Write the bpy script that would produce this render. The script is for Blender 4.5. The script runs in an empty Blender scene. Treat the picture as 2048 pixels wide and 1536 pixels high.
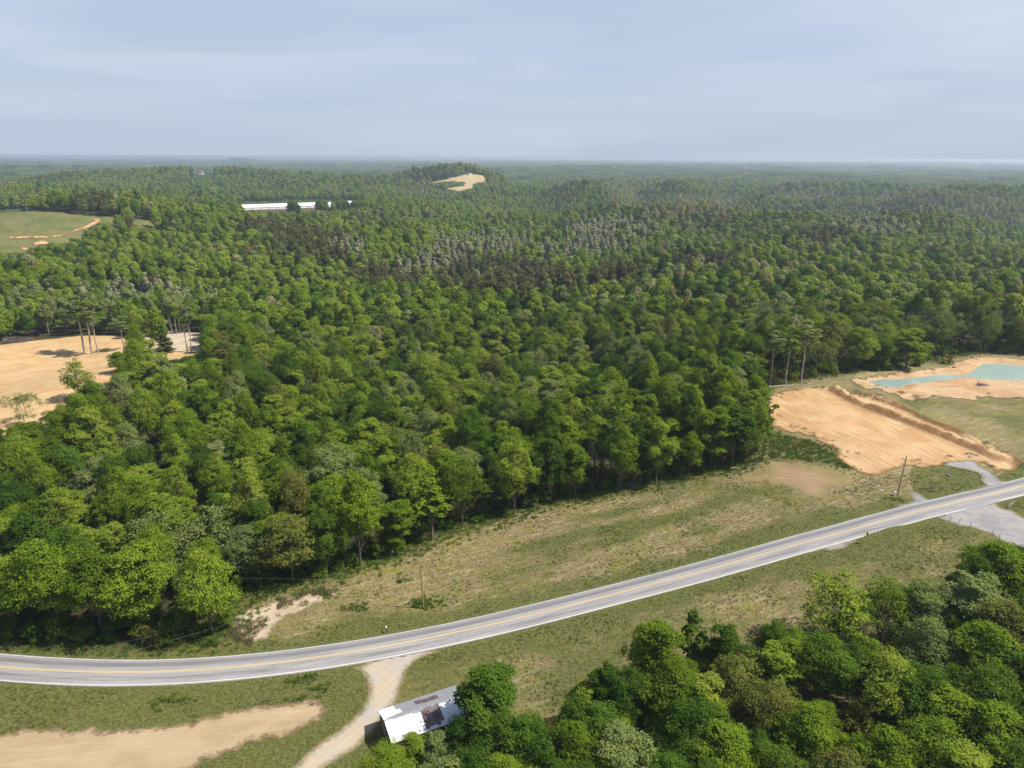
import bpy, bmesh, math, random
import numpy as np
from mathutils import Vector, Matrix, geometry

# ------------------------------------------------------------------ camera
sc = bpy.context.scene
F, PITCH, ROLL, CH = 1420.0, math.radians(17.72), math.radians(0.25), 90.0
cP, sP, cR, sR = math.cos(PITCH), math.sin(PITCH), math.cos(ROLL), math.sin(ROLL)
cd = bpy.data.cameras.new('camera'); cam = bpy.data.objects.new('camera', cd); sc.collection.objects.link(cam)
cd.sensor_width = 36.0; cd.lens = 36.0 * F / 2048.0; cd.clip_start = 1.0; cd.clip_end = 60000.0
RT = Vector((cR, sR * sP, sR * cP)); UP = Vector((-sR, cR * sP, cR * cP)); BK = Vector((0, -cP, sP))
cam.matrix_world = Matrix(((RT.x, UP.x, BK.x, 0), (RT.y, UP.y, BK.y, 0), (RT.z, UP.z, BK.z, CH), (0, 0, 0, 1)))
sc.camera = cam

# ------------------------------------------------------------------ sun, sky, exposure
SUN_EL, SUN_AZ = math.radians(53), math.radians(-6)      # azimuth measured from +X; slightly behind the camera
sd = Vector((math.cos(SUN_EL) * math.cos(SUN_AZ), math.cos(SUN_EL) * math.sin(SUN_AZ), math.sin(SUN_EL)))
sl = bpy.data.lights.new('sun', 'SUN'); sl.energy = 5.0; sl.angle = math.radians(0.55); sl.color = (1.0, 0.94, 0.84)
so = bpy.data.objects.new('sun', sl); sc.collection.objects.link(so)
so.rotation_euler = sd.to_track_quat('Z', 'Y').to_euler(); so.location = (0, 0, 500)

w = bpy.data.worlds.new('World'); sc.world = w; w.use_nodes = True
nt = w.node_tree; nt.nodes.clear()
def N(tree, t, **kw):
    n = tree.nodes.new(t)
    for k, v in kw.items(): setattr(n, k, v)
    return n
wo = N(nt, 'ShaderNodeOutputWorld'); bg = N(nt, 'ShaderNodeBackground')
sky = N(nt, 'ShaderNodeTexSky', sky_type='NISHITA', sun_disc=False)
sky.sun_elevation = SUN_EL; sky.sun_rotation = math.pi / 2 - SUN_AZ
sky.altitude = 300; sky.air_density = 1.0; sky.dust_density = 2.2; sky.ozone_density = 2.0
def mathc(a, a0, a1, b, b0, b1):
    o = []
    for v, lo, hi in ((a, a0, a1), (b, b0, b1)):
        m_ = N(nt, 'ShaderNodeMapRange'); m_.interpolation_type = 'SMOOTHSTEP'; m_.inputs['From Min'].default_value = lo; m_.inputs['From Max'].default_value = hi; nt.links.new(v, m_.inputs['Value']); o.append(m_.outputs[0])
    q = N(nt, 'ShaderNodeMath', operation='MULTIPLY'); nt.links.new(o[0], q.inputs[0]); nt.links.new(o[1], q.inputs[1]); return q.outputs[0]
tc = N(nt, 'ShaderNodeTexCoord'); mp = N(nt, 'ShaderNodeMapping')
mp.inputs['Scale'].default_value = (1.6, 1.6, 14.0); mp.inputs['Rotation'].default_value = (0, math.radians(3), 0.3)
nz = N(nt, 'ShaderNodeTexNoise'); nz.inputs['Scale'].default_value = 1.6; nz.inputs['Detail'].default_value = 5; nz.inputs['Roughness'].default_value = 0.5; nz.inputs['Distortion'].default_value = 0.6
rp = N(nt, 'ShaderNodeValToRGB'); rp.color_ramp.elements[0].position = 0.36; rp.color_ramp.elements[0].color = (0, 0, 0, 1)
rp.color_ramp.elements[1].position = 0.72; rp.color_ramp.elements[1].color = (1, 1, 1, 1)
cl = N(nt, 'ShaderNodeMix', data_type='RGBA'); cl.inputs[6].default_value = (3.62, 4.35, 5.50, 1); cl.inputs[7].default_value = (4.6, 5.2, 6.1, 1)
mx = N(nt, 'ShaderNodeMix', data_type='RGBA'); mx.inputs[0].default_value = 0.80      # thin high veil of cirrus over the clear sky
L = nt.links.new
L(tc.outputs['Generated'], mp.inputs[0]); L(mp.outputs[0], nz.inputs['Vector']); L(nz.outputs['Fac'], rp.inputs[0])
sx = N(nt, 'ShaderNodeSeparateXYZ'); L(tc.outputs['Generated'], sx.inputs[0]); el = N(nt, 'ShaderNodeMapRange'); L(sx.outputs[2], el.inputs[0])
el.inputs[1].default_value = 0.2; el.inputs[2].default_value = 0.5; el.inputs[3].default_value = 0.88; el.inputs[4].default_value = 0.12; L(el.outputs[0], mx.inputs[0])
cb = mathc(sx.outputs[0], 0.05, 0.75, sx.outputs[2], 0.06, 0.17); cf = N(nt, 'ShaderNodeMath', operation='MULTIPLY_ADD'); cf.use_clamp = True   # cloud thickens to the upper right
L(cb, cf.inputs[0]); cf.inputs[1].default_value = 0.75; sc_f = N(nt, 'ShaderNodeMath', operation='MULTIPLY'); L(rp.outputs[0], sc_f.inputs[0]); sc_f.inputs[1].default_value = 0.75; L(sc_f.outputs[0], cf.inputs[2]); L(cf.outputs[0], cl.inputs[0]); L(sky.outputs[0], mx.inputs[6]); L(cl.outputs[2], mx.inputs[7]); L(mx.outputs[2], bg.inputs[0])
bg.inputs[1].default_value = 0.095; L(bg.outputs[0], wo.inputs[0])
vs = sc.view_settings; vs.view_transform = 'Standard'; vs.look = 'None'; vs.gamma = 1.0; vs.exposure = 0.55; vs.use_curve_mapping = False
cy = sc.cycles
cy.max_bounces = 5; cy.diffuse_bounces = 2; cy.glossy_bounces = 2; cy.transmission_bounces = 2; cy.volume_bounces = 0; cy.transparent_max_bounces = 4
cy.use_denoising = True; cy.caustics_reflective = False; cy.caustics_refractive = False

# ------------------------------------------------------------------ numbers: noise, terrain, picture-to-place
rng = np.random.RandomState(7)
PERM = rng.randint(0, 256, 4096).astype(np.int64); VAL = rng.rand(256) * 2 - 1
def vnoise(x, y, seed=0):
    x = np.asarray(x, float); y = np.asarray(y, float)
    xi = np.floor(x).astype(np.int64); yi = np.floor(y).astype(np.int64); fx = x - xi; fy = y - yi
    fx = fx * fx * fx * (fx * (fx * 6 - 15) + 10); fy = fy * fy * fy * (fy * (fy * 6 - 15) + 10)
    def g(a, b): return VAL[PERM[(a + PERM[(b + seed * 17) & 4095] * 7 + seed * 131) & 4095] & 255]
    return (g(xi, yi) * (1 - fx) + g(xi + 1, yi) * fx) * (1 - fy) + (g(xi, yi + 1) * (1 - fx) + g(xi + 1, yi + 1) * fx) * fy
def fbm(x, y, o=4, seed=0):
    s = 0; a = 1.0; t = 0
    for i in range(o):
        s = s + a * vnoise(x * 2**i + 13.7 * i, y * 2**i - 7.1 * i, seed + i); t += a; a *= 0.5
    return s / t
def S(t): t = np.clip(t, 0, 1); return t * t * (3 - 2 * t)
def pxdir(px):  return math.atan2((px - 1024) / F, 1.0)
#        px    dist  height  radial  across
BUMPS = [(-150, 1650, 40, 300, 420), (150, 1900, 16, 300, 500), (60, 960, 33, 190, 210), (230, 1010, 20, 120, 160),
         (600, 1400, 26, 90, 260), (600, 1190, -22, 80, 300), (915, 2230, 64, 230, 150), (740, 2350, 20, 350, 420), (380, 2600, 45, 300, 480),
         (1160, 1850, 32, 140, 92), (1350, 2080, 34, 150, 70), (1540, 1740, 24, 130, 88), (1660, 2300, 32, 160, 210), (1960, 1980, 34, 200, 150), (1800, 1700, 16, 120, 70),
         (1430, 1480, -40, 200, 200), (1900, 1480, -26, 200, 420), (1050, 1500, -24, 200, 160), (1640, 1560, -26, 160, 120), (1262, 1850, -26, 250, 38), (1440, 1800, -26, 260, 40), (1750, 1950, -20, 200, 60),
         (1560, 1120, 15, 110, 420), (1100, 1250, 12, 90, 160), (500, 11000, 34, 900, 260), (130, 5200, 22, 900, 900), (1180, 4500, 8, 900, 1500),
         (30, 285, 15, 75, 75), (330, 330, 9, 60, 60), (1250, 3000, -10, 500, 1500), (700, 6000, 12, 900, 2500), (1700, 7000, 10, 900, 2500)]
PLC = (1365 * math.sin(pxdir(605)), 1365 * math.cos(pxdir(605)))
def h0(x, y):
    x = np.asarray(x, float); y = np.asarray(y, float); r = np.hypot(x, y)
    d = y - (168 + 0.78 * x)
    rp = 9.0 * S((x + 20) / 140.0) * (1 - S((r - 330) / 420.0))
    z = rp - 12.0 * S(d / 110.0) * (1 - 0.35 * S((x - 60) / 200)) - 5.0 * S((r - 420) / 700)
    z = z - 2.5 * S((112 - y) / 40.0) * S((x - 5) / 40.0)
    A = S((r - 330) / 900.0)
    z = z + A * (17 * fbm(x / 700, y / 700, 3, 3) + 9 * fbm(x / 210, y / 210, 3, 9)) + S((r - 2500) / 3000) * 16 * fbm(x / 2300, y / 1500, 4, 21)
    hold = np.exp(-((x + 640) / 330)**2 - ((y - 900) / 330)**2)                 # the far pasture's own slope stays smooth
    q1 = (x * 0.80 + y * 0.60) / 520.0; q2 = (-x * 0.60 + y * 0.80) / 260.0
    z = z + S((r - 380) / 300.0) * (1 - hold) * 17.0 * (0.5 - 2.0 * np.abs(fbm(q1, q2, 2, 61)))
    z = z + S((r - 230) / 200) * 1.6 * fbm(x / 60, y / 60, 2, 5)
    for px, dist, hh, sr, sx in BUMPS:
        a = pxdir(px); cx, cy_ = dist * math.sin(a), dist * math.cos(a)
        rr = (x - cx) * math.sin(a) + (y - cy_) * math.cos(a); tt = (x - cx) * math.cos(a) - (y - cy_) * math.sin(a)
        z = z + hh * np.exp(-(rr / sr)**2 - (tt / sx)**2)
    k = S(1.6 - np.hypot((x - PLC[0]) / 150.0, (y - PLC[1]) / 62.0)); z = z * (1 - k) + (-6.0 - 0.02 * (y - PLC[1])) * k
    return z
def rays(px, py):
    X = np.asarray(px, float) - 1024; Y = 768 - np.asarray(py, float)
    X, Y = cR * X - sR * Y, sR * X + cR * Y
    d = np.stack([X, F * cP + Y * sP, Y * cP - F * sP], -1)
    return d / np.linalg.norm(d, axis=-1, keepdims=True)
def project(x, y, z):
    v = np.stack([np.asarray(x, float), np.asarray(y, float), np.asarray(z, float) - CH], -1)
    a = v @ np.array(RT); b = v @ np.array(UP); c = -(v @ np.array(BK))
    return 1024 + F * a / c, 768 - F * b / c, c
def at(px, py, hf=None, z=None):
    """the place on the ground (or at height z) that the photograph shows at (px, py)"""
    d = rays(px, py)
    if z is not None:
        t = (z - CH) / d[..., 2]; return np.stack([d[..., 0] * t, d[..., 1] * t, np.full(t.shape, z)], -1)
    hf = hf or h0
    sh = d.shape[:-1]; d = d.reshape(-1, 3); t = np.full(len(d), 60.0); done = np.zeros(len(d), bool); lo = t.copy()
    for i in range(900):
        gap = CH + d[:, 2] * t - hf(d[:, 0] * t, d[:, 1] * t)
        hit = gap < 0; done |= hit
        if done.all() or t.min() > 30000: break
        lo = np.where(done, lo, t); t = np.where(done, t, t + np.maximum(0.35, gap * 0.6) + t * 0.0008)
    hi = t.copy()
    for i in range(24):
        m = (lo + hi) / 2; g = CH + d[:, 2] * m - hf(d[:, 0] * m, d[:, 1] * m)
        lo = np.where(g > 0, m, lo); hi = np.where(g > 0, hi, m)
    p = np.stack([d[:, 0] * lo, d[:, 1] * lo, hf(d[:, 0] * lo, d[:, 1] * lo)], -1)
    return p.reshape(sh + (3,))
def crop(ox, oy, s): return lambda pts: [(ox + x / s, oy + y / s) for x, y in pts]
C2 = crop(1740, 880, 6.65); C3 = crop(1400, 650, 3.1605); C4 = crop(0, 1100, 2.926); C6 = crop(560, 1280, 4.096)
C7 = crop(0, 620, 4.096); CP_ = crop(1640, 700, 5.02); CF = crop(0, 380, 6.4); CB = crop(330, 310, 2.66)
def world(pts): a = np.array(pts, float); return at(a[:, 0], a[:, 1])[:, :2]
def inpoly(x, y, P):
    x = np.asarray(x); y = np.asarray(y); c = np.zeros(x.shape, bool); n = len(P); j = n - 1
    for i in range(n):
        xi, yi = P[i]; xj, yj = P[j]
        if yi != yj:
            c ^= ((yi > y) != (yj > y)) & (x < (xj - xi) * (y - yi) / (yj - yi) + xi)
        j = i
    return c
def sdist(x, y, P, closed=True):
    x = np.asarray(x, float); y = np.asarray(y, float); best = np.full(x.shape, 1e9); n = len(P)
    for i in range(n if closed else n - 1):
        ax, ay = P[i]; bx, by = P[(i + 1) % n]; ex, ey = bx - ax, by - ay; l2 = ex * ex + ey * ey + 1e-9
        t = np.clip(((x - ax) * ex + (y - ay) * ey) / l2, 0, 1)
        best = np.minimum(best, (x - ax - t * ex)**2 + (y - ay - t * ey)**2)
    best = np.sqrt(best)
    return np.where(inpoly(x, y, P), -best, best) if closed else best
def near_sdist(x, y, P, pad=14.0, far=60.0):
    """signed distance, worked out only near the outline"""
    P = np.asarray(P); out = np.full(np.shape(x), far)
    m = (x > P[:, 0].min() - pad) & (x < P[:, 0].max() + pad) & (y > P[:, 1].min() - pad) & (y < P[:, 1].max() + pad)
    if m.any(): out[m] = sdist(x[m], y[m], P)
    return out

# outlines seen in the photograph, laid on the ground
road_px = [(-420, 1272), (-280, 1300), (-150, 1321), (0, 1338.5), (137, 1346.7), (273, 1348.4), (410, 1342.6), (547, 1329.5), (700, 1308.5), (771, 1294.5), (893, 1270.5), (1000, 1246.7),
           (1100, 1222.5), (1204.7, 1195), (1384, 1150), (1500, 1117), (1630, 1081), (1767.6, 1042), (1941.5, 1001), (2048, 973), (2200, 932), (2400, 880)]
rw = world(road_px)
def resample(P, step):
    P = np.asarray(P); seg = np.hypot(*np.diff(P, axis=0).T); s = np.r_[0, np.cumsum(seg)]; n = max(2, int(s[-1] / step)); q = np.linspace(0, s[-1], n)
    return np.stack([np.interp(q, s, P[:, 0]), np.interp(q, s, P[:, 1])], -1)
road_c = resample(rw, 1.0)
for _ in range(160):
    road_c[1:-1] = 0.5 * road_c[1:-1] + 0.25 * (road_c[:-2] + road_c[2:])
ROADW = 3.55
drive_w = world(C6([(600, 238), (660, 262), (715, 320), (725, 400), (690, 500), (630, 600), (500, 740), (330, 860), (80, 1045), (-150, 1200), (-500, 1400), (-350, 1500), (100, 1250), (380, 1045), (500, 960), (650, 870), (740, 770), (840, 650), (920, 540), (980, 430), (1010, 330), (1060, 230), (1150, 150), (1330, 75), (1180, 60), (880, 110)]))
tan_w = world(C4([(0, 1085), (150, 1065), (400, 1060), (850, 1010), (1150, 990), (1500, 920), (1870, 880), (1930, 920), (1900, 1000), (1800, 1060), (1500, 1150), (1300, 1210), (1120, 1265), (700, 1500), (-900, 1500), (-900, 1120)]))
pale_w = world(C4([(1380, 420), (1500, 350), (1650, 300), (1950, 230), (1900, 290), (1780, 350), (1660, 400), (1590, 490), (1520, 530), (1400, 470)]))
pale_w = (pale_w - pale_w.mean(0)) * 1.28 + pale_w.mean(0)
site_w = world(C3([(440, 440), (560, 415), (700, 395), (850, 395), (1000, 440), (1150, 470), (1300, 540), (1480, 620), (1700, 720), (1900, 820), (2045, 885), (1990, 925), (1850, 920), (1800, 860), (1650, 870), (1560, 890), (1320, 885), (1190, 910), (1180, 940), (1080, 945), (940, 890), (890, 870), (885, 790), (780, 740), (640, 690), (440, 640), (415, 540)]))
low_w = world(C3([(430, 870), (520, 860), (600, 890), (760, 900), (950, 950), (960, 1000), (820, 1060), (780, 1090), (640, 1080), (540, 1010), (420, 975), (300, 990), (320, 962), (420, 940)]))
pond_px = CP_([(460, 310), (600, 291), (750, 292), (1000, 265), (1250, 246), (1400, 250), (1445, 246), (1480, 236), (1540, 190), (1620, 137), (1800, 131), (1950, 146), (2150, 160), (2450, 190), (2450, 350), (2048, 315), (1700, 303), (1600, 297), (1520, 282), (1440, 276), (1400, 288), (1200, 312), (1000, 335), (880, 345), (830, 375), (680, 382), (580, 365), (500, 335)])
berm_w = world(CP_([(330, 290), (450, 265), (700, 240), (1000, 215), (1250, 180), (1350, 145), (1400, 105), (1550, 88), (1750, 85), (1950, 105), (2200, 125), (2550, 160), (2550, 520), (2048, 500), (1900, 490), (1650, 470), (1550, 500), (1400, 490), (1250, 480), (1180, 460), (1080, 500), (980, 515), (880, 490), (820, 460), (700, 440), (620, 400), (480, 400), (380, 350), (310, 310)]))
gravA_w = world(C2([(470, 640), (520, 650), (640, 720), (790, 800), (900, 830), (560, 910), (420, 905), (340, 880), (430, 850), (530, 790)]))
gravB_w = world(C2([(960, 320), (1100, 280), (1400, 265), (1480, 330), (1560, 400), (1700, 530), (1900, 560), (1500, 680), (1545, 600), (1520, 560), (1400, 430), (1250, 390), (1080, 360)]))
gravC_w = world(C2([(900, 1030), (1060, 1075), (1340, 1150), (1640, 1270), (1800, 1350), (2048, 1420), (2400, 1520), (2500, 1180), (2048, 1030), (1880, 920), (1750, 890), (1640, 800), (1560, 780), (1300, 830), (1000, 930), (860, 985)]))
gravD_w = world([(1630, 1096), (1660, 1101), (1690, 1096), (1716, 1080), (1690, 1068), (1640, 1078)])
clearL_px = C7([(-1000, 360), (-400, 330), (0, 290), (250, 255), (650, 215), (850, 210), (990, 220), (1130, 225), (1300, 200), (1500, 200), (1650, 225), (1650, 310), (1500, 300), (1300, 330), (1200, 400), (1160, 450), (900, 530), (780, 640), (600, 700), (430, 790), (130, 860), (0, 800), (-1000, 900)])
clearL_w = world(C7([(-1000, 360), (-400, 330), (0, 290), (250, 255), (650, 215), (850, 210), (990, 220), (1130, 225), (1300, 200), (1500, 200), (1650, 225), (1700, 380), (1300, 470), (1150, 560), (900, 700), (780, 820), (600, 880), (430, 970), (130, 1040), (0, 1000), (-1000, 1080)]))
farL_px = CF([(-900, 230), (-400, 245), (150, 265), (640, 280), (950, 320), (1200, 350), (1500, 370), (1900, 400), (2048, 420), (2048, 470), (1850, 480), (1700, 430), (1400, 400), (1250, 420), (1100, 480), (1050, 580), (900, 620), (850, 670), (700, 640), (480, 690), (350, 750), (200, 780), (-900, 800)])
bald_px = CB([(1300, 148), (1480, 135), (1560, 115), (1620, 98), (1700, 112), (1710, 140), (1640, 155), (1635, 178), (1555, 195), (1500, 178), (1590, 165), (1600, 148), (1480, 146), (1400, 152), (1310, 155)])
HOUSES_PX = [(484, 404), (560, 402), (650, 400), (722, 400), (722, 412), (648, 418), (590, 421), (520, 419), (484, 415)]
ZW = float(np.median(at(np.array([1850, 1990]), np.array([760, 742]))[:, 2])) - 0.9
pA = at(*np.array(pond_px).T, z=ZW)[:, :2]
bank = world(C3([(860, 420), (960, 480), (1100, 540), (1300, 610), (1500, 690), (1700, 770), (1880, 850)]))      # cut bank between the dirt pad and its haul road
bank2 = world(C3([(1000, 430), (1150, 480), (1320, 545), (1500, 630), (1720, 735), (1920, 830), (2048, 900)]))
brow = world(C3([(430, 500), (560, 560), (700, 640), (830, 760), (900, 850)]))
_near = dict(x0=-180, x1=420, y0=60, y1=480)
def hh(x, y):
    """the finished ground: the smooth land plus pond basins, banks and the cut"""
    x = np.asarray(x, float); y = np.asarray(y, float); shp = x.shape; x = np.atleast_1d(x); y = np.atleast_1d(y); z = h0(x, y)
    m = (x > 40) & (x < 330) & (y > 140) & (y < 420)
    if m.any():
        X, Y, Z = x[m], y[m], z[m]
        s = sdist(X, Y, pA)
        basin = ZW + np.clip(s * 0.34, -1.6, 1.5); k = S((s - 2.5) / 6.0); Z = basin * (1 - k) + Z * k
        def ridge(P, hgt, wd, off=0.0):
            dd = sdist(X, Y, P, closed=False); return hgt * np.exp(-(dd / wd)**2)
        Z = Z + ridge(bank, 2.1, 1.9) * (1 + 0.35 * fbm(X / 2.2, Y / 2.2, 2, 4)) + ridge(bank2, 1.5, 1.6) + 0.22 * fbm(X / 7, Y / 7, 2, 8)
        lim = 1 - S((s - 0) / 2.5)
        z = z.copy(); z[m] = Z
    return z.reshape(shp)

# ------------------------------------------------------------------ helpers

def tag(o, label=None, cat=None, group=None, kind=None):
    if label: o['label'] = label
    if cat: o['category'] = cat
    if group: o['group'] = group
    if kind: o['kind'] = kind
    return o
def empty(name, loc, label, cat, group=None, rz=0):
    o = bpy.data.objects.new(name, None); bpy.context.scene.collection.objects.link(o); o.location = loc; o.rotation_euler = (0, 0, rz); o.empty_display_size = 0.5
    return tag(o, label, cat, group)
def mesh_np(name, V, Fc, mats=(), smooth=False, fmat=None, attrs=None):
    """V (n,3), Fc (m,k) with k corners each"""
    me = bpy.data.meshes.new(name); V = np.asarray(V, np.float32); Fc = np.asarray(Fc, np.int32); m, k = Fc.shape
    me.vertices.add(len(V)); me.vertices.foreach_set('co', V.ravel())
    me.loops.add(m * k); me.loops.foreach_set('vertex_index', Fc.ravel())
    me.polygons.add(m); me.polygons.foreach_set('loop_start', np.arange(0, m * k, k, dtype=np.int32)); me.polygons.foreach_set('loop_total', np.full(m, k, np.int32))
    for mt in mats: me.materials.append(mt)
    if fmat is not None: me.polygons.foreach_set('material_index', np.asarray(fmat, np.int32))
    me.polygons.foreach_set('use_smooth', np.full(m, smooth, bool))
    for an, (ty, dat) in (attrs or {}).items():
        a = me.attributes.new(an, ty, 'POINT'); a.data.foreach_set('value' if ty in ('FLOAT', 'INT') else 'vector', np.asarray(dat).ravel())
    me.update(calc_edges=True); return me
def link(name, me, parent=None, mat=None):
    o = bpy.data.objects.new(name, me); bpy.context.scene.collection.objects.link(o)
    if parent is not None: o.parent = parent
    if mat is not None and not me.materials: me.materials.append(mat)
    return o
def bmobj(name, bm, mat, parent=None, bevel=0.0):
    if bevel: bmesh.ops.bevel(bm, geom=[e for e in bm.edges if e.is_manifold and e.calc_face_angle(0) > 0.6], offset=bevel, segments=1, affect='EDGES')
    bmesh.ops.recalc_face_normals(bm, faces=bm.faces)
    me = bpy.data.meshes.new(name); bm.to_mesh(me); bm.free(); return link(name, me, parent, mat)
def box(bm, c, s, rz=0.0, R=None):
    M = Matrix.Translation(c) @ (R.to_4x4() if R else Matrix.Rotation(rz, 4, 'Z')) @ Matrix.Diagonal((s[0], s[1], s[2], 1))
    bmesh.ops.create_cube(bm, size=1, matrix=M)
def tube(bm, a, b, r0, r1, n=8):
    a = Vector(a); b = Vector(b); d = b - a
    M = Matrix.Translation((a + b) / 2) @ d.to_track_quat('Z', 'Y').to_matrix().to_4x4()
    bmesh.ops.create_cone(bm, cap_ends=True, segments=n, radius1=r0, radius2=r1, depth=d.length, matrix=M)
def mat_new(name):
    m = bpy.data.materials.new(name); m.use_nodes = True; t = m.node_tree; t.nodes.clear()
    return m, t, t.links.new, N(t, 'ShaderNodeOutputMaterial')
def mathn(t, op, a, b=None, clamp=False):
    n = N(t, 'ShaderNodeMath', operation=op); n.use_clamp = clamp
    for i, v in enumerate((a, b)):
        if v is None: continue
        if isinstance(v, (int, float)): n.inputs[i].default_value = v
        else: t.links.new(v, n.inputs[i])
    return n.outputs[0]
def mixc(t, f, a, b, mode='MIX'):
    n = N(t, 'ShaderNodeMix', data_type='RGBA', blend_type=mode)
    for i, v in ((0, f), (6, a), (7, b)):
        if isinstance(v, (int, float)): n.inputs[i].default_value = v
        elif isinstance(v, tuple): n.inputs[i].default_value = v if len(v) == 4 else v + (1,)
        else: t.links.new(v, n.inputs[i])
    return n.outputs[2]
def noisen(t, vec, scale, detail=3, rough=0.55, dist=0.0, stretch=None, rot=0.0):
    if stretch:
        m0 = N(t, 'ShaderNodeMapping'); m0.inputs['Rotation'].default_value = (0, 0, -rot); t.links.new(vec, m0.inputs[0])
        mp = N(t, 'ShaderNodeMapping'); mp.inputs['Scale'].default_value = stretch; t.links.new(m0.outputs[0], mp.inputs[0]); vec = mp.outputs[0]
    n = N(t, 'ShaderNodeTexNoise'); n.inputs['Scale'].default_value = scale; n.inputs['Detail'].default_value = detail
    n.inputs['Roughness'].default_value = rough; n.inputs['Distortion'].default_value = dist; t.links.new(vec, n.inputs['Vector']); return n.outputs['Fac']
def step(t, v, lo, hi):
    n = N(t, 'ShaderNodeMapRange'); n.interpolation_type = 'SMOOTHSTEP'; n.inputs['From Min'].default_value = lo; n.inputs['From Max'].default_value = hi
    t.links.new(v, n.inputs['Value']); return n.outputs[0]
def attr(t, name): return N(t, 'ShaderNodeAttribute', attribute_name=name).outputs['Fac']
def pos(t): return N(t, 'ShaderNodeNewGeometry').outputs['Position']
def finish(t, L, out, col, rough=0.9, bump=None, bstr=0.4, bdist=0.2, spec=0.25, metal=0.0):
    b = N(t, 'ShaderNodeBsdfPrincipled')
    if isinstance(col, tuple): b.inputs['Base Color'].default_value = col + (1,)
    else: L(col, b.inputs['Base Color'])
    if isinstance(rough, (int, float)): b.inputs['Roughness'].default_value = rough
    else: L(rough, b.inputs['Roughness'])
    b.inputs['Specular IOR Level'].default_value = spec; b.inputs['Metallic'].default_value = metal
    if bump is not None:
        bp = N(t, 'ShaderNodeBump'); bp.inputs['Strength'].default_value = bstr; bp.inputs['Distance'].default_value = bdist; L(bump, bp.inputs['Height']); L(bp.outputs[0], b.inputs['Normal'])
    L(b.outputs[0], out.inputs[0]); return b
def plain(name, c, rough=0.7, var=0.25, scale=3.0, metal=0.0, spec=0.3):
    m, t, L, out = mat_new(name)
    tcn = N(t, 'ShaderNodeTexCoord').outputs['Object']; n = noisen(t, tcn, scale, 4)
    c2 = tuple(x * (1 - var) for x in c); c3 = tuple(min(1, x * (1 + var * 0.6)) for x in c)
    finish(t, L, out, mixc(t, step(t, n, 0.3, 0.7), c2, c3), rough, n, 0.2, 0.02, spec, metal); return m

# ---- meadow colour: one node group shared by the ground and the grass growing on it
def make_meadow_group():
    g = bpy.data.node_groups.new('meadow_colour', 'ShaderNodeTree')
    g.interface.new_socket('Vector', in_out='INPUT', socket_type='NodeSocketVector'); g.interface.new_socket('Lush', in_out='INPUT', socket_type='NodeSocketFloat')
    g.interface.new_socket('Color', in_out='OUTPUT', socket_type='NodeSocketColor')
    gi = N(g, 'NodeGroupInput'); go = N(g, 'NodeGroupOutput'); v = gi.outputs['Vector']; lush = gi.outputs['Lush']
    big = noisen(g, v, 0.055, 4, 0.6, 0.4, (1, 1.7, 1), 0.35); mid = noisen(g, v, 0.30, 4, 0.62, 0.3, (1, 1.6, 1), 0.35); fine = noisen(g, v, 1.9, 4, 0.68)
    streak = noisen(g, v, 0.5, 3, 0.6, 0.2, (0.35, 2.4, 1), 0.42)
    k = mathn(g, 'ADD', mathn(g, 'MULTIPLY', big, 0.55), mathn(g, 'ADD', mathn(g, 'MULTIPLY', mid, 0.55), mathn(g, 'MULTIPLY', fine, 0.5)))
    k = mathn(g, 'ADD', mathn(g, 'SUBTRACT', k, 0.80), lush)
    dry = mixc(g, step(g, mid, 0.35, 0.62), (0.185, 0.145, 0.068), (0.250, 0.203, 0.102)); dry = mixc(g, step(g, streak, 0.54, 0.64), dry, (0.32, 0.275, 0.15))
    dry = mixc(g, step(g, noisen(g, v, 0.16, 3, 0.6), 0.50, 0.68), dry, (0.215, 0.190, 0.055))
    grn = mixc(g, step(g, fine, 0.3, 0.65), (0.066, 0.076, 0.021), (0.125, 0.135, 0.040))
    c = mixc(g, step(g, k, -0.10, 0.16), dry, grn)
    c = mixc(g, step(g, fine, 0.60, 0.40), c, mixc(g, 0.35, c, (0.05, 0.045, 0.02)))
    g.links.new(c, go.inputs[0]); return g
MEADOW = make_meadow_group()
def meadow(t, vec, lush):
    n = N(t, 'ShaderNodeGroup'); n.node_tree = MEADOW; t.links.new(vec, n.inputs[0])
    if isinstance(lush, (int, float)): n.inputs[1].default_value = lush
    else: t.links.new(lush, n.inputs[1])
    return n.outputs[0]
def m_ground():
    m, t, L, out = mat_new('ground'); p = pos(t)
    mead = meadow(t, p, attr(t, 'lush'))
    floor = mixc(t, step(t, noisen(t, p, 0.4, 4), 0.35, 0.65), (0.035, 0.030, 0.015), (0.060, 0.062, 0.022))
    c = mixc(t, attr(t, 'wood'), mead, floor)
    c = mixc(t, attr(t, 'canopy'), c, mixc(t, step(t, noisen(t, p, 0.02, 6, 0.75), 0.4, 0.6), (0.028, 0.045, 0.014), (0.05, 0.075, 0.02)))
    fg = mixc(t, step(t, noisen(t, p, 0.07, 6, 0.75), 0.38, 0.60), (0.085, 0.110, 0.030), (0.145, 0.140, 0.055))
    c = mixc(t, step(t, mathn(t, 'ADD', attr(t, 'pasture'), mathn(t, 'MULTIPLY', noisen(t, p, 0.12, 3), 0.5)), 0.55, 0.85), c, fg)
    b = mathn(t, 'ADD', noisen(t, p, 2.2, 5, 0.7), mathn(t, 'MULTIPLY', noisen(t, p, 0.5, 3), 0.8))
    finish(t, L, out, c, 0.95, b, 0.65, 0.35, 0.1); return m
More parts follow.
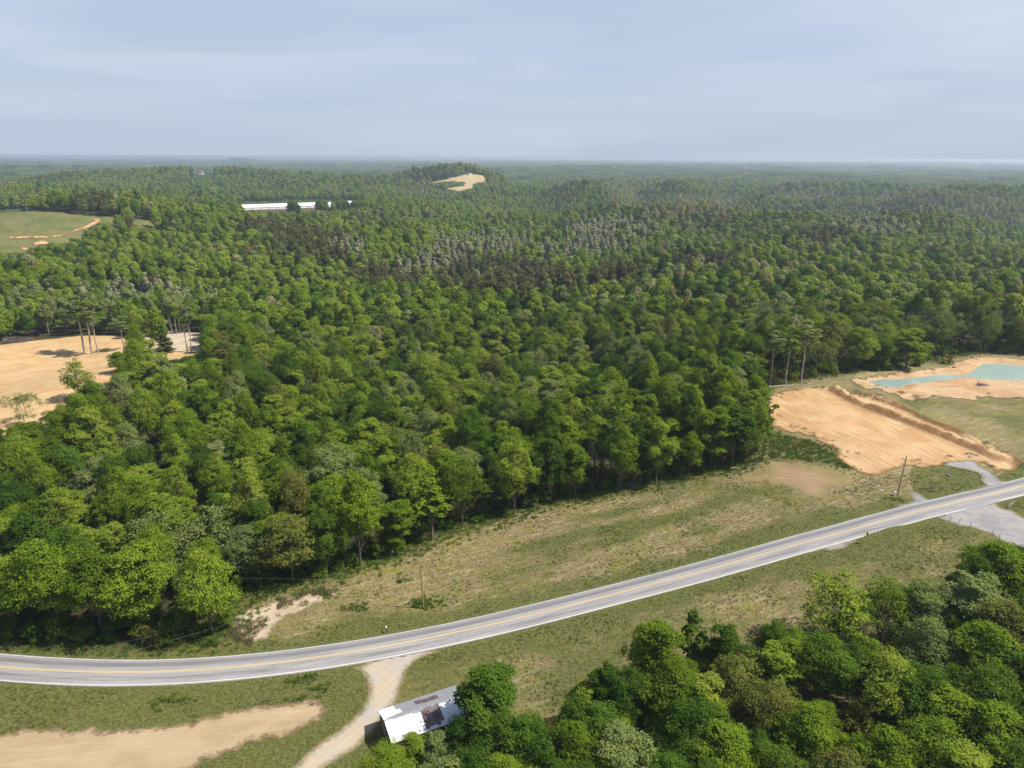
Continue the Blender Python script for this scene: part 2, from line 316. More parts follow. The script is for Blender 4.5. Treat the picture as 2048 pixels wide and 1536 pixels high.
def m_dirt(name, a, b_, c_, ang=0.5, speck=0.5, edge=(0.13, 0.115, 0.05), ew=1.2, fleck=(0.08, 0.085, 0.03)):
    m, t, L, out = mat_new(name); p = pos(t)
    s1 = noisen(t, p, 0.35, 5, 0.62, 0.4, (0.25, 2.2, 1), ang); s2 = noisen(t, p, 0.10, 5, 0.6, 0.6); s3 = noisen(t, p, 3.2, 4, 0.7)
    c = mixc(t, step(t, s2, 0.36, 0.62), a, b_); c = mixc(t, mathn(t, 'MULTIPLY', step(t, s1, 0.48, 0.68), 0.6), c, c_)
    c = mixc(t, step(t, s3, 0.40, 0.25), c, mixc(t, 0.45, c, (0.16, 0.10, 0.045)))
    tr = noisen(t, p, 0.9, 3, 0.5, 0.3, (0.10, 3.2, 1), ang); c = mixc(t, mathn(t, 'MULTIPLY', step(t, tr, 0.60, 0.72), 0.35), c, mixc(t, 0.5, c, (0.20, 0.115, 0.05)))
    fl = mathn(t, 'ADD', noisen(t, p, 1.1, 3, 0.7), mathn(t, 'MULTIPLY', attr(t, 'edge'), -0.035)); c = mixc(t, step(t, fl, 0.60 + 0.1 * (1 - speck), 0.68 + 0.1 * (1 - speck)), c, fleck)
    e = mathn(t, 'ADD', attr(t, 'edge'), mathn(t, 'MULTIPLY', mathn(t, 'SUBTRACT', noisen(t, p, 0.9, 4, 0.7), 0.5), 3.5))
    c = mixc(t, step(t, e, ew, 0.1), c, edge)
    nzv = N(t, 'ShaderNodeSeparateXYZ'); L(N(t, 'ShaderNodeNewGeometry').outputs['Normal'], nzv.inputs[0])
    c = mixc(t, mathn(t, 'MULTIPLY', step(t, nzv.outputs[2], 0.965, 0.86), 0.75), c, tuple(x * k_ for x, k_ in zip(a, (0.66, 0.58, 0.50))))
    bb = mathn(t, 'ADD', mathn(t, 'MULTIPLY', s3, 0.4), mathn(t, 'ADD', mathn(t, 'MULTIPLY', tr, 0.8), s1))
    finish(t, L, out, c, 0.95, bb, 0.7, 0.35, 0.1); return m
def m_gravel(name, a, b_, c_, ang=1.0, ew=0.8):
    m, t, L, out = mat_new(name); p = pos(t)
    s2 = noisen(t, p, 0.18, 4, 0.6, 0.4); s3 = noisen(t, p, 7.0, 4, 0.75); s1 = noisen(t, p, 0.7, 3, 0.6, 0.2, (0.2, 2.0, 1), ang)
    c = mixc(t, step(t, s2, 0.38, 0.62), a, b_); c = mixc(t, mathn(t, 'MULTIPLY', step(t, s1, 0.48, 0.66), 0.4), c, c_); c = mixc(t, step(t, s3, 0.42, 0.28), c, mixc(t, 0.4, c, (0.1, 0.09, 0.07)))
    e = mathn(t, 'ADD', attr(t, 'edge'), mathn(t, 'MULTIPLY', mathn(t, 'SUBTRACT', noisen(t, p, 1.4, 4, 0.7), 0.5), 2.4))
    c = mixc(t, step(t, e, ew, 0.0), c, (0.15, 0.13, 0.065))
    finish(t, L, out, c, 0.95, s3, 0.5, 0.06, 0.1); return m
def m_road():
    m, t, L, out = mat_new('asphalt'); p = pos(t); u = attr(t, 'u'); v = attr(t, 'v')
    xyz = N(t, 'ShaderNodeCombineXYZ'); L(mathn(t, 'MULTIPLY', v, 0.04), xyz.inputs[0]); L(u, xyz.inputs[1]); q = xyz.outputs[0]
    base = mixc(t, step(t, noisen(t, q, 1.6, 5, 0.65), 0.35, 0.65), (0.235, 0.228, 0.226), (0.320, 0.312, 0.308))
    base = mixc(t, step(t, noisen(t, p, 5.0, 4, 0.8), 0.58, 0.35), base, mixc(t, 0.30, base, (0.09, 0.09, 0.10)))
    def band(c0, wd):                                   # polished wheel tracks
        return step(t, mathn(t, 'ABSOLUTE', mathn(t, 'SUBTRACT', u, c0)), wd, wd * 0.25)
    ws = mathn(t, 'ADD', band(1.9, 0.95), mathn(t, 'MULTIPLY', band(-1.75, 1.0), mathn(t, 'MULTIPLY', step(t, noisen(t, q, 2.2, 4, 0.7), 0.42, 0.6), 0.9)))
    base = mixc(t, mathn(t, 'MULTIPLY', ws, mathn(t, 'ADD', 0.35, mathn(t, 'MULTIPLY', noisen(t, q, 3.0, 4, 0.7), 0.8))), base, (0.125, 0.122, 0.128))
    crk = noisen(t, p, 1.2, 6, 0.8, 1.5); crk = step(t, mathn(t, 'ABSOLUTE', mathn(t, 'SUBTRACT', crk, 0.5)), 0.012, 0.003)
    base = mixc(t, mathn(t, 'MULTIPLY', crk, 0.35), base, (0.08, 0.08, 0.08))
    wear = step(t, noisen(t, p, 3.0, 4, 0.8), 0.22, 0.36)
    yl = mathn(t, 'ADD', step(t, mathn(t, 'ABSOLUTE', mathn(t, 'SUBTRACT', u, 0.14)), 0.075, 0.055), step(t, mathn(t, 'ABSOLUTE', mathn(t, 'ADD', u, 0.14)), 0.075, 0.055))
    base = mixc(t, mathn(t, 'MULTIPLY', yl, mathn(t, 'MULTIPLY', wear, 0.9)), base, (0.60, 0.40, 0.10))
    au = mathn(t, 'ABSOLUTE', u); wl = step(t, mathn(t, 'ABSOLUTE', mathn(t, 'SUBTRACT', au, 3.25)), 0.10, 0.07)
    base = mixc(t, mathn(t, 'MULTIPLY', wl, mathn(t, 'MULTIPLY', wear, attr(t, 'paint'))), base, (0.62, 0.61, 0.60))
    e = mathn(t, 'ADD', au, mathn(t, 'MULTIPLY', mathn(t, 'SUBTRACT', noisen(t, p, 2.0, 4, 0.7), 0.5), 0.35))
    base = mixc(t, step(t, e, 3.42, 3.56), base, (0.20, 0.18, 0.13))
    finish(t, L, out, base, 0.85, noisen(t, p, 14.0, 3, 0.8), 0.25, 0.02, 0.25); return m
def m_water(name, c):
    m, t, L, out = mat_new(name); p = pos(t)
    col = mixc(t, step(t, noisen(t, p, 0.035, 3), 0.35, 0.6), c, (0.26, 0.345, 0.31)); col = mixc(t, step(t, attr(t, 'edge'), 1.8, 0.0), col, (0.33, 0.33, 0.24))
    b = finish(t, L, out, col, 0.12, noisen(t, p, 1.6, 3), 0.12, 0.05, 0.5); b.inputs['IOR'].default_value = 1.33; return m
def m_leaf(name, c1, c2, c3, trans=0.30, var=0.5):
    """c1..c3: the spread of colours this kind of tree shows"""
    m, t, L, out = mat_new(name); oi = N(t, 'ShaderNodeObjectInfo'); geo = N(t, 'ShaderNodeNewGeometry')
    big = noisen(t, oi.outputs['Location'], 0.012, 3, 0.6)
    k = mathn(t, 'ADD', mathn(t, 'MULTIPLY', oi.outputs['Random'], 0.70), mathn(t, 'MULTIPLY', mathn(t, 'SUBTRACT', big, 0.35), 1.0))
    c = mixc(t, step(t, k, 0.10, 0.55), c1, c2); c = mixc(t, step(t, k, 0.55, 0.98), c, c3)
    pn_ = noisen(t, geo.outputs['Position'], 0.55, 2, 0.6); c = mixc(t, mathn(t, 'MULTIPLY', step(t, pn_, 0.40, 0.66), 0.75), c, mixc(t, 1.0, c, (1.38, 1.22, 0.95), 'MULTIPLY'))
    li = geo.outputs['Random Per Island']; c = mixc(t, mathn(t, 'MULTIPLY', li, var), c, mixc(t, 1.0, c, (0.60, 0.66, 0.55), 'MULTIPLY'))
    d = N(t, 'ShaderNodeBsdfDiffuse'); tr = N(t, 'ShaderNodeBsdfTranslucent'); ms = N(t, 'ShaderNodeMixShader'); L(c, d.inputs[0])
    L(mixc(t, 1.0, c, (1.05, 1.10, 0.40), 'MULTIPLY'), tr.inputs[0]); ms.inputs[0].default_value = trans; L(d.outputs[0], ms.inputs[1]); L(tr.outputs[0], ms.inputs[2]); L(ms.outputs[0], out.inputs[0]); return m
def m_bark(name, c):
    m, t, L, out = mat_new(name); p = N(t, 'ShaderNodeTexCoord').outputs['Object']
    n = noisen(t, p, 2.0, 4, 0.6, 0, (1, 1, 0.25)); finish(t, L, out, mixc(t, step(t, n, 0.35, 0.65), tuple(x * 0.55 for x in c), c), 0.9, n, 0.5, 0.05, 0.1); return m
def m_tuft(name, lush, a=None, b=None):
    m, t, L, out = mat_new(name); oi = N(t, 'ShaderNodeObjectInfo')
    if a is None: c = mixc(t, 1.0, meadow(t, oi.outputs['Location'], lush), (1.55, 1.5, 1.45), 'MULTIPLY')
    else: c = mixc(t, oi.outputs['Random'], a, b)
    c = mixc(t, N(t, 'ShaderNodeNewGeometry').outputs['Random Per Island'], c, mixc(t, 1.0, c, (1.25, 1.2, 1.1), 'MULTIPLY'))
    d = N(t, 'ShaderNodeBsdfDiffuse'); tr = N(t, 'ShaderNodeBsdfTranslucent'); ms = N(t, 'ShaderNodeMixShader'); ms.inputs[0].default_value = 0.25
    L(c, d.inputs[0]); L(c, tr.inputs[0]); L(d.outputs[0], ms.inputs[1]); L(tr.outputs[0], ms.inputs[2]); L(ms.outputs[0], out.inputs[0]); return m
BANKA = math.atan2(bank[-1][1] - bank[0][1], bank[-1][0] - bank[0][0])
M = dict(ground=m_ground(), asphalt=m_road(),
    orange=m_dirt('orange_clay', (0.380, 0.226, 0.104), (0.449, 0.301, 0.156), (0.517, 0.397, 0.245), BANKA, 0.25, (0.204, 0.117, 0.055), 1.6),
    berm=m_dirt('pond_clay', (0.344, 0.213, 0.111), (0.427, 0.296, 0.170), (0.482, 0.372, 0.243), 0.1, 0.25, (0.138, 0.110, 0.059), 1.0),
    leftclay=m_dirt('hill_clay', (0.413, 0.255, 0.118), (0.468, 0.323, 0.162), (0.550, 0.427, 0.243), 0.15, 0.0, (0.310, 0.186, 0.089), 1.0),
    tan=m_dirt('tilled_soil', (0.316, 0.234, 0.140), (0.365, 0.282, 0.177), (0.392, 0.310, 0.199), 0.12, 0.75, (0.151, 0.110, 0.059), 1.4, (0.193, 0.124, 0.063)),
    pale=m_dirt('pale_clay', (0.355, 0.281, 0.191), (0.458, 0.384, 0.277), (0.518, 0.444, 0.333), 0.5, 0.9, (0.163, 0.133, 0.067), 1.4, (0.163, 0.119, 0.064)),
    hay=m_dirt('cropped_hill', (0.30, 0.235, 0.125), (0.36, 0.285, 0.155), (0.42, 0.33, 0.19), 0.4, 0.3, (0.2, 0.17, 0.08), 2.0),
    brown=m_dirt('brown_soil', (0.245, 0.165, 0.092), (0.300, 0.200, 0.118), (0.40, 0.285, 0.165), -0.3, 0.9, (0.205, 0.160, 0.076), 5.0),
    drive=m_gravel('drive_gravel', (0.38, 0.31, 0.22), (0.33, 0.30, 0.26), (0.45, 0.39, 0.31), 1.0, 1.4),
    grey=m_gravel('grey_gravel', (0.27, 0.255, 0.25), (0.21, 0.205, 0.215), (0.36, 0.335, 0.30), -0.45, 1.4),
    water=m_water('pond_water', (0.22, 0.295, 0.265)), water2=m_water('pond_water_blue', (0.25, 0.335, 0.30)),
    bark=m_bark('bark', (0.15, 0.125, 0.095)), palebark=m_bark('pale_bark', (0.42, 0.38, 0.32)), greybark=m_bark('grey_twigs', (0.27, 0.25, 0.22)),
    wood=plain('weathered_wood', (0.20, 0.155, 0.115), 0.9, 0.45, 6), pole=plain('pole_wood', (0.30, 0.19, 0.105), 0.85, 0.35, 5), steel=plain('galvanised', (0.45, 0.46, 0.47), 0.4, 0.2, 4, 0.6),
    white=plain('white_paint', (0.78, 0.78, 0.76), 0.5, 0.08), black=plain('black_plastic', (0.012, 0.012, 0.013), 0.5, 0.2), signy=plain('sign_orange', (0.80, 0.42, 0.03), 0.5, 0.1),
    yellow=plain('guy_yellow', (0.55, 0.45, 0.10), 0.5, 0.1), blue=plain('blue_tarp', (0.11, 0.14, 0.20), 0.6, 0.3), logs=plain('felled_wood', (0.16, 0.13, 0.12), 0.95, 0.5, 0.6),
    redroof=plain('red_roof', (0.45, 0.13, 0.07), 0.7, 0.2), wall=plain('siding', (0.45, 0.42, 0.38), 0.8, 0.1), porcelain=plain('insulator', (0.35, 0.35, 0.36), 0.3, 0.1), wire=plain('wire', (0.25, 0.26, 0.28), 0.4, 0.1))
LEAF = dict(
    mid=m_leaf('leaf_mid_green', (0.087, 0.143, 0.013), (0.132, 0.207, 0.018), (0.185, 0.258, 0.025)),
    bright=m_leaf('leaf_yellow_green', (0.140, 0.215, 0.020), (0.185, 0.262, 0.028), (0.230, 0.285, 0.045)),
    deep=m_leaf('leaf_deep_green', (0.045, 0.092, 0.013), (0.072, 0.134, 0.017), (0.101, 0.168, 0.020)),
    olive=m_leaf('leaf_olive', (0.110, 0.125, 0.030), (0.155, 0.175, 0.040), (0.185, 0.165, 0.058)),
    sage=m_leaf('leaf_sage', (0.129, 0.174, 0.058), (0.174, 0.224, 0.074), (0.224, 0.263, 0.101)),
    pale=m_leaf('leaf_blossom', (0.20, 0.225, 0.09), (0.26, 0.27, 0.135), (0.31, 0.29, 0.18)),
    pine=m_leaf('needles', (0.072, 0.084, 0.030), (0.096, 0.104, 0.038), (0.118, 0.112, 0.045), 0.1),
    ash=m_leaf('leaf_grey', (0.20, 0.23, 0.13), (0.26, 0.28, 0.17), (0.30, 0.30, 0.21), 0.2),
    buff=m_leaf('leaf_buff', (0.165, 0.18, 0.080), (0.215, 0.215, 0.110), (0.25, 0.235, 0.135), 0.2),
    twig=m_leaf('twigs', (0.17, 0.155, 0.125), (0.21, 0.19, 0.16), (0.17, 0.14, 0.12), 0.05))

# ------------------------------------------------------------------ the ground, one sheet out to the horizon
r1 = 42 * np.exp(np.arange(0, 2.42, 0.0045)); r2 = r1[-1] * np.exp(np.arange(0.012, 4.25, 0.012)); RR = np.r_[r1, r2]
TH = np.radians(np.r_[np.linspace(-75, -46, 14)[:-1], np.linspace(-46, 46, 620), np.linspace(46, 75, 14)[1:]])
gx = np.outer(RR, np.sin(TH)).ravel(); gy = np.outer(RR, np.cos(TH)).ravel(); gz = hh(gx, gy); nr, nc = len(RR), len(TH)
gr = np.hypot(gx, gy)
forest_px = [(-700, 1262), (-300, 1288), (0, 1300), (200, 1304), (330, 1302), (425, 1285), (452, 1262), (474, 1215), (510, 1184), (590, 1163), (650, 1152), (720, 1128), (790, 1103), (870, 1076), (925, 1050), (1030, 1025), (1100, 1004), (1200, 984), (1300, 962), (1390, 943), (1440, 936), (1500, 924), (1512, 905),
             (1515, 850), (1500, 800), (1462, 782), (1490, 774), (1570, 762), (1640, 748), (1720, 735), (1800, 724), (1850, 715), (1950, 703), (2048, 708), (2200, 712), (2700, 700), (2900, 312), (-900, 312)]
fw = world(forest_px[:-2]); far_r = 40000.0
forest_w = np.vstack([fw, [[far_r, fw[-1][1] + 400], [far_r, far_r], [-far_r, far_r], [-far_r, fw[0][1] - 10]]])
patches = dict(drive=drive_w, tan=tan_w, pale=pale_w, site=site_w, low=low_w, berm=berm_w, gA=gravA_w, gB=gravB_w, gC=gravC_w, gD=gravD_w, clear=clearL_w)
nearm = gr < 470
X, Y = gx[nearm], gy[nearm]
sdw = sdist(X, Y, forest_w); sdr = sdist(X, Y, road_c[::6], closed=False)
wood = np.zeros(len(gx)); wood[nearm] = S((-sdw + 1.5) / 5.0); wood[~nearm] = 1.0
lush = np.zeros(len(gx))
ppx, ppy, _ = project(X, Y, hh(X, Y))
side = inpoly(ppx, ppy, [(-500, 1360), (0, 1372), (300, 1380), (720, 1345), (760, 1600), (-500, 1700)])          # rank verge between road and tilled soil
below = (sdr > 3) & (Y < np.interp(X, road_c[:, 0], road_c[:, 1]))
lf = 0.33 * np.exp(-((sdr - 3.5) / 5.0)**2) + 0.30 * np.exp(-(np.maximum(sdw, 0) / 3.5)**2) + 0.20 * side + 0.07 * (below & ~side) - 0.09 * (~below) + 0.2 * fbm(X / 18, Y / 18, 3, 31)
lf += 0.25 * (inpoly(ppx, ppy, [(1535, 860), (1680, 895), (1700, 935), (1540, 925)])) + 0.22 * inpoly(ppx, ppy, [(1820, 930), (1960, 935), (1980, 970), (1830, 1010)]) + 0.12 * inpoly(ppx, ppy, [(1780, 790), (2100, 800), (2200, 960), (1900, 860)])
for (ex, ey, ew_, eh_, ea) in [(1180, 1064, 95, 9, .35), (1330, 1040, 110, 12, .35), (1100, 1085, 60, 7, .3), (1250, 1020, 90, 8, .3), (1450, 1000, 80, 9, .25), (1230, 1078, 60, 8, .35), (1400, 1062, 60, 8, .2), (700, 1255, 50, 8, .2), (1550, 1060, 90, 8, .25)]:
    lf += ea * np.exp(-((ppx - ex) / ew_)**2 - ((ppy - ey + 0.22 * (ppx - ex)) / eh_)**2)
lush[nearm] = lf
pasture = np.zeros(len(gx)); canopy = S((gr - 900) / 500)
farL_w = world(farL_px); bald_w = world(bald_px)
qx_, qy_, _ = project(gx, gy, gz)
pasture = ((inpoly(qx_, qy_ - 2, farL_px) | inpoly(qx_, qy_ + 3, farL_px)) & (gr > 560) & (gr < 1350)).astype(float)
pasture = np.maximum(pasture, 0.9 * (inpoly(qx_, qy_, HOUSES_PX) & (gr > 1150) & (gr < 1500)))
_all = np.full(len(gx), 60.0)
for P in patches.values(): _all = np.minimum(_all, near_sdist(gx, gy, P))
_all = np.minimum(_all, np.where(nearm, 60, 60)); sr_ = np.full(len(gx), 60.0); sr_[nearm] = sdr - ROADW
gz2 = gz - 0.45 * S((-_all - 1.8) / 1.5) - 0.30 * S((-sr_ - 0.3) / 1.0)
idx = np.arange(nr * nc).reshape(nr, nc)
Fg = np.stack([idx[:-1, :-1], idx[:-1, 1:], idx[1:, 1:], idx[1:, :-1]], -1).reshape(-1, 4)[:, ::-1]
gme = mesh_np('ground', np.stack([gx, gy, gz2], -1), Fg, [M['ground']], True, attrs=dict(lush=('FLOAT', lush), wood=('FLOAT', wood), pasture=('FLOAT', pasture), canopy=('FLOAT', canopy)))
tag(link('ground', gme), kind='structure')

def patch(name, P, mat, spacing, lift, jag=0.5, seed=0, zc=None, extra=None):
    """a sheet of ground lying on the land inside outline P, its rim ragged"""
    P = np.asarray(P); C = np.vstack([P, P[:1]]); b = resample(C, spacing * 0.7)[:-1]
    if jag: b = b + np.stack([vnoise(b[:, 0] / 1.3, b[:, 1] / 1.3, 40 + seed), vnoise(b[:, 0] / 1.3, b[:, 1] / 1.3, 60 + seed)], -1) * jag + np.stack([vnoise(b[:, 0] / 5, b[:, 1] / 5, 41 + seed), vnoise(b[:, 0] / 5, b[:, 1] / 5, 61 + seed)], -1) * jag * 1.6
    X, Y = np.meshgrid(np.arange(b[:, 0].min(), b[:, 0].max(), spacing), np.arange(b[:, 1].min(), b[:, 1].max(), spacing)); X = X.ravel(); Y = Y.ravel()
    m = inpoly(X, Y, b); X, Y = X[m], Y[m]; m = np.abs(sdist(X, Y, b)) > spacing * 0.45; X, Y = X[m], Y[m]
    r_ = np.random.RandomState(seed); X = X + (r_.rand(len(X)) - .5) * spacing * .3; Y = Y + (r_.rand(len(Y)) - .5) * spacing * .3
    pts = np.vstack([b, np.stack([X, Y], -1)]); nb = len(b)
    vo, eo, fo, *_ = geometry.delaunay_2d_cdt([Vector(p) for p in pts.tolist()], [(i, (i + 1) % nb) for i in range(nb)], [], 1, 1e-4)
    v = np.array([tuple(q) for q in vo]); f = np.array([tuple(q) for q in fo])
    z = np.full(len(v), zc) if zc is not None else hh(v[:, 0], v[:, 1]) + lift
    if zc is None and v[:, 1].min() < 320: z = z - 0.35 * S((ROADW - 0.15 - sdist(v[:, 0], v[:, 1], road_c[::4], closed=False)) / 0.4)
    ed = -sdist(v[:, 0], v[:, 1], b)
    n = np.cross(np.c_[v[f[:, 1]] - v[f[:, 0]], np.zeros(len(f))], np.c_[v[f[:, 2]] - v[f[:, 0]], np.zeros(len(f))])[:, 2]; f[n < 0] = f[n < 0][:, ::-1]
    me = mesh_np(name, np.c_[v, z], f, [mat], True, attrs=dict(edge=('FLOAT', ed))); return tag(link(name, me), kind='structure')
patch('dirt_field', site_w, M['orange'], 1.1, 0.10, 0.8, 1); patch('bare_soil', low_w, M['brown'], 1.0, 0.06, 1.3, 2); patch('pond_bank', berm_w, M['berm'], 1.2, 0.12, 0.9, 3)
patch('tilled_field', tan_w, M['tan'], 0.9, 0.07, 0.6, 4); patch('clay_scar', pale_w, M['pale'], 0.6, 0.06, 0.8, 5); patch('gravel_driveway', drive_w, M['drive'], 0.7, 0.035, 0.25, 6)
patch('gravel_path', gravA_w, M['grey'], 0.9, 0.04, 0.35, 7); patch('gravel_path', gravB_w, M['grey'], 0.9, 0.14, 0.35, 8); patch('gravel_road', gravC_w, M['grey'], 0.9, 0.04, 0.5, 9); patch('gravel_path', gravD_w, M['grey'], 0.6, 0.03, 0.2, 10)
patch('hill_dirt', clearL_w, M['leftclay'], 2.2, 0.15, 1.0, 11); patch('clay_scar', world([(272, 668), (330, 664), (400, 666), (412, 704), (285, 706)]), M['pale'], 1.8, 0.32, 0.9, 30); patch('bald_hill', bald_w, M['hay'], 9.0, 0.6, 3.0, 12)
track_px = CF([(120, 602), (300, 590), (440, 592), (640, 590), (760, 570), (880, 540), (980, 500), (1080, 465), (1180, 420), (1270, 372), (1300, 392), (1205, 452), (1105, 492), (985, 530), (885, 568), (760, 600), (640, 616), (440, 618), (300, 618), (120, 622)])
patch('dirt_track', world(track_px), M['orange'], 3.0, 0.25, 0.6, 13)
for k_, bp in enumerate([CF([(400, 680), (520, 650), (660, 655), (640, 690), (480, 705), (400, 700)]), CF([(1180, 385), (1280, 370), (1270, 395), (1180, 410)]), CF([(250, 735), (350, 745), (350, 770), (260, 760)])]):
    patch('bare_soil', world(bp), M['orange'], 3.0, 0.3, 1.5, 14 + k_)
patch('pond_water', pA, M['water'], 2.0, 0, 0.2, 20, zc=ZW)

# ------------------------------------------------------------------ road
tg = np.gradient(road_c, axis=0); tg /= np.linalg.norm(tg, axis=1, keepdims=True); nrm = np.stack([-tg[:, 1], tg[:, 0]], -1)
us = np.array([-3.60, -3.45, -2.3, -1.1, 0, 1.1, 2.3, 3.45, 3.60]); rc = hh(road_c[:, 0], road_c[:, 1])
for _ in range(30): rc[1:-1] = 0.5 * rc[1:-1] + 0.25 * (rc[:-2] + rc[2:])
RV = []; ru = []; rv = []; rpaint = []
slen = np.r_[0, np.cumsum(np.hypot(*np.diff(road_c, axis=0).T))]
jx, jy, _ = project(road_c[:, 0], road_c[:, 1], rc)
for i in range(len(road_c)):
    for u in us:
        q = road_c[i] + nrm[i] * u; RV.append((q[0], q[1], rc[i] + 0.21 - 0.02 * abs(u) - (0.35 if abs(u) > 3.5 else 0))); ru.append(u); rv.append(slen[i])
        rpaint.append(0.0 if (u < 0 and 1905 < jx[i] < 1975) or (u > 0 and 1960 < jx[i] < 2030) else 0.9)
k = len(us); ii = np.arange(len(road_c) * k).reshape(-1, k)
Fr = np.stack([ii[:-1, :-1], ii[1:, :-1], ii[1:, 1:], ii[:-1, 1:]], -1).reshape(-1, 4)
tag(link('road', mesh_np('road', RV, Fr, [M['asphalt']], True, attrs=dict(u=('FLOAT', ru), v=('FLOAT', rv), paint=('FLOAT', rpaint)))), kind='structure')

# ------------------------------------------------------------------ tree shapes
def unit(v): return v / (np.linalg.norm(v, axis=-1, keepdims=True) + 1e-9)
def leaf_quads(P, Nn, size, R):
    n = len(P); t = unit(np.cross(Nn, unit(R.normal(size=(n, 3))))); b = np.cross(Nn, t)
    s = size * (0.65 + 0.7 * R.rand(n, 1)); a = s * 0.5; c = s * (0.30 + 0.2 * R.rand(n, 1))
    V = np.stack([P - t * a, P + b * c + Nn * s * 0.06, P + t * a, P - b * c + Nn * s * 0.06], 1).reshape(-1, 3)
    return V, np.arange(n * 4).reshape(-1, 4)
def tubes(segs, n=5):
    """segs: (a, b, r0, r1)"""
    V = []; Fc = []; k = 0
    for a, b, r0, r1 in segs:
        a = np.array(a, float); b = np.array(b, float); d = unit(b - a); e = unit(np.cross(d, [0.3, 0.9, 0.1] if abs(d[2]) > .8 else [0, 0, 1])); f = np.cross(d, e)
        an = np.linspace(0, 2 * math.pi, n, endpoint=False)
        ring = np.cos(an)[:, None] * e + np.sin(an)[:, None] * f
        V += [a + ring * r0, b + ring * r1]
        for i in range(n): Fc.append((k + i, k + (i + 1) % n, k + n + (i + 1) % n, k + n + i))
        k += 2 * n
    return np.vstack(V), np.array(Fc)
FORM = dict(round=(16.0, 4.6, 0.58, 0.40, 30), broad=(15.0, 5.4, 0.57, 0.39, 34), tall=(19.0, 3.9, 0.57, 0.41, 32), slim=(19.0, 2.5, 0.60, 0.37, 20), stem=(22.0, 3.2, 0.76, 0.22, 16), bush=(5.0, 2.6, 0.48, 0.46, 12))
#            height, radius, centre z (share), half-height (share), lobes
def crown_tree(form, seed, nleaf, lsize, limbs=True, thin=1.0, bark_r=0.2):
    H, Rr, cz, hz, nl = FORM[form]; R = np.random.RandomState(seed)
    g = R.normal(size=(nl * 3, 3)); g = unit(g); rad = R.uniform(0.45, 0.80, (len(g), 1)); c = g * rad
    keep = [0]                                     # spread the lobes out
    for i in range(1, len(c)):
        if len(keep) >= nl: break
        if min(np.linalg.norm(c[i] - c[j]) for j in keep) > 0.27: keep.append(i)
    c = c[keep]; c = np.vstack([c, [[0.05, 0.02, 0.72]]])
    taper = 1 - 0.50 * np.clip(c[:, 2:3], 0, 1)**1.3
    C = np.c_[c[:, 0:1] * Rr * taper, c[:, 1:2] * Rr * taper, cz * H + c[:, 2:3] * hz * H]
    rl = Rr * R.uniform(0.20, 0.40, len(C)) * (0.85 if form in ('tall', 'slim', 'stem') else 1.0)
    C += R.normal(size=C.shape) * Rr * [0.11, 0.11, 0.08]
    w_ = rl**2 / (rl**2).sum(); P = []; Nn = []
    for Ci, ri, wi in zip(C, rl, w_):
        n = int(nleaf * wi); per = max(3, int(11 * min(1, 0.5 / lsize * 1.2))); ns = max(4, n // per)
        d = unit(R.normal(size=(ns, 3)) + [0, 0, 0.45]); d = d[d[:, 2] > -0.55]
        sc_ = Ci + d * ri * R.uniform(0.70, 1.18, (len(d), 1)) * [1, 1, 0.92]
        q = np.repeat(sc_, per, 0) + R.normal(size=(len(sc_) * per, 3)) * [0.24, 0.24, 0.15] * max(1.0, lsize * 1.4) * (Rr / 4.6)
        P.append(q); Nn.append(unit(np.repeat(d, per, 0) * 0.60 + unit(np.repeat(sc_, per, 0) - [0, 0, cz * H - 1]) * 0.35 + [0, 0, 0.30] + R.normal(size=q.shape) * (0.50 if lsize < .5 else 0.34)))
    P = np.vstack(P); Nn = np.vstack(Nn)
    if thin < 1: m = R.rand(len(P)) < thin; P, Nn = P[m], Nn[m]
    cv, cf = leaf_quads(P, Nn, lsize, R)
    segs = []; lean = R.normal(size=2) * 0.25; top = np.array([lean[0], lean[1], H * (cz + hz * 0.45)]); base = np.array([0, 0, -0.6]); prev = base; n = 5
    for i in range(1, n + 1):
        f = i / n; q = base + (top - base) * f + np.r_[R.normal(size=2) * 0.10, 0]
        segs.append((prev, q, bark_r * (1 - 0.8 * (f - 1 / n)) + .02, bark_r * (1 - 0.8 * f) + .02)); prev = q
    if limbs:
        for Ci in C:
            s = base + (top - base) * np.clip((Ci[2] - Rr * 0.9 - base[2]) / (top[2] - base[2]), 0.25, 0.95)
            mdl = (s + Ci) / 2 + [0, 0, -0.25]; segs.append((s, mdl, bark_r * 0.42, bark_r * 0.28)); segs.append((mdl, Ci, bark_r * 0.28, bark_r * 0.1))
            for _ in range(2): segs.append((Ci, Ci + unit(R.normal(size=3) + [0, 0, .5]) * Rr * .25, bark_r * 0.1, bark_r * 0.03))
    tv, tf = tubes(segs, 6 if limbs else 4)
    return (cv, cf), (tv, tf)
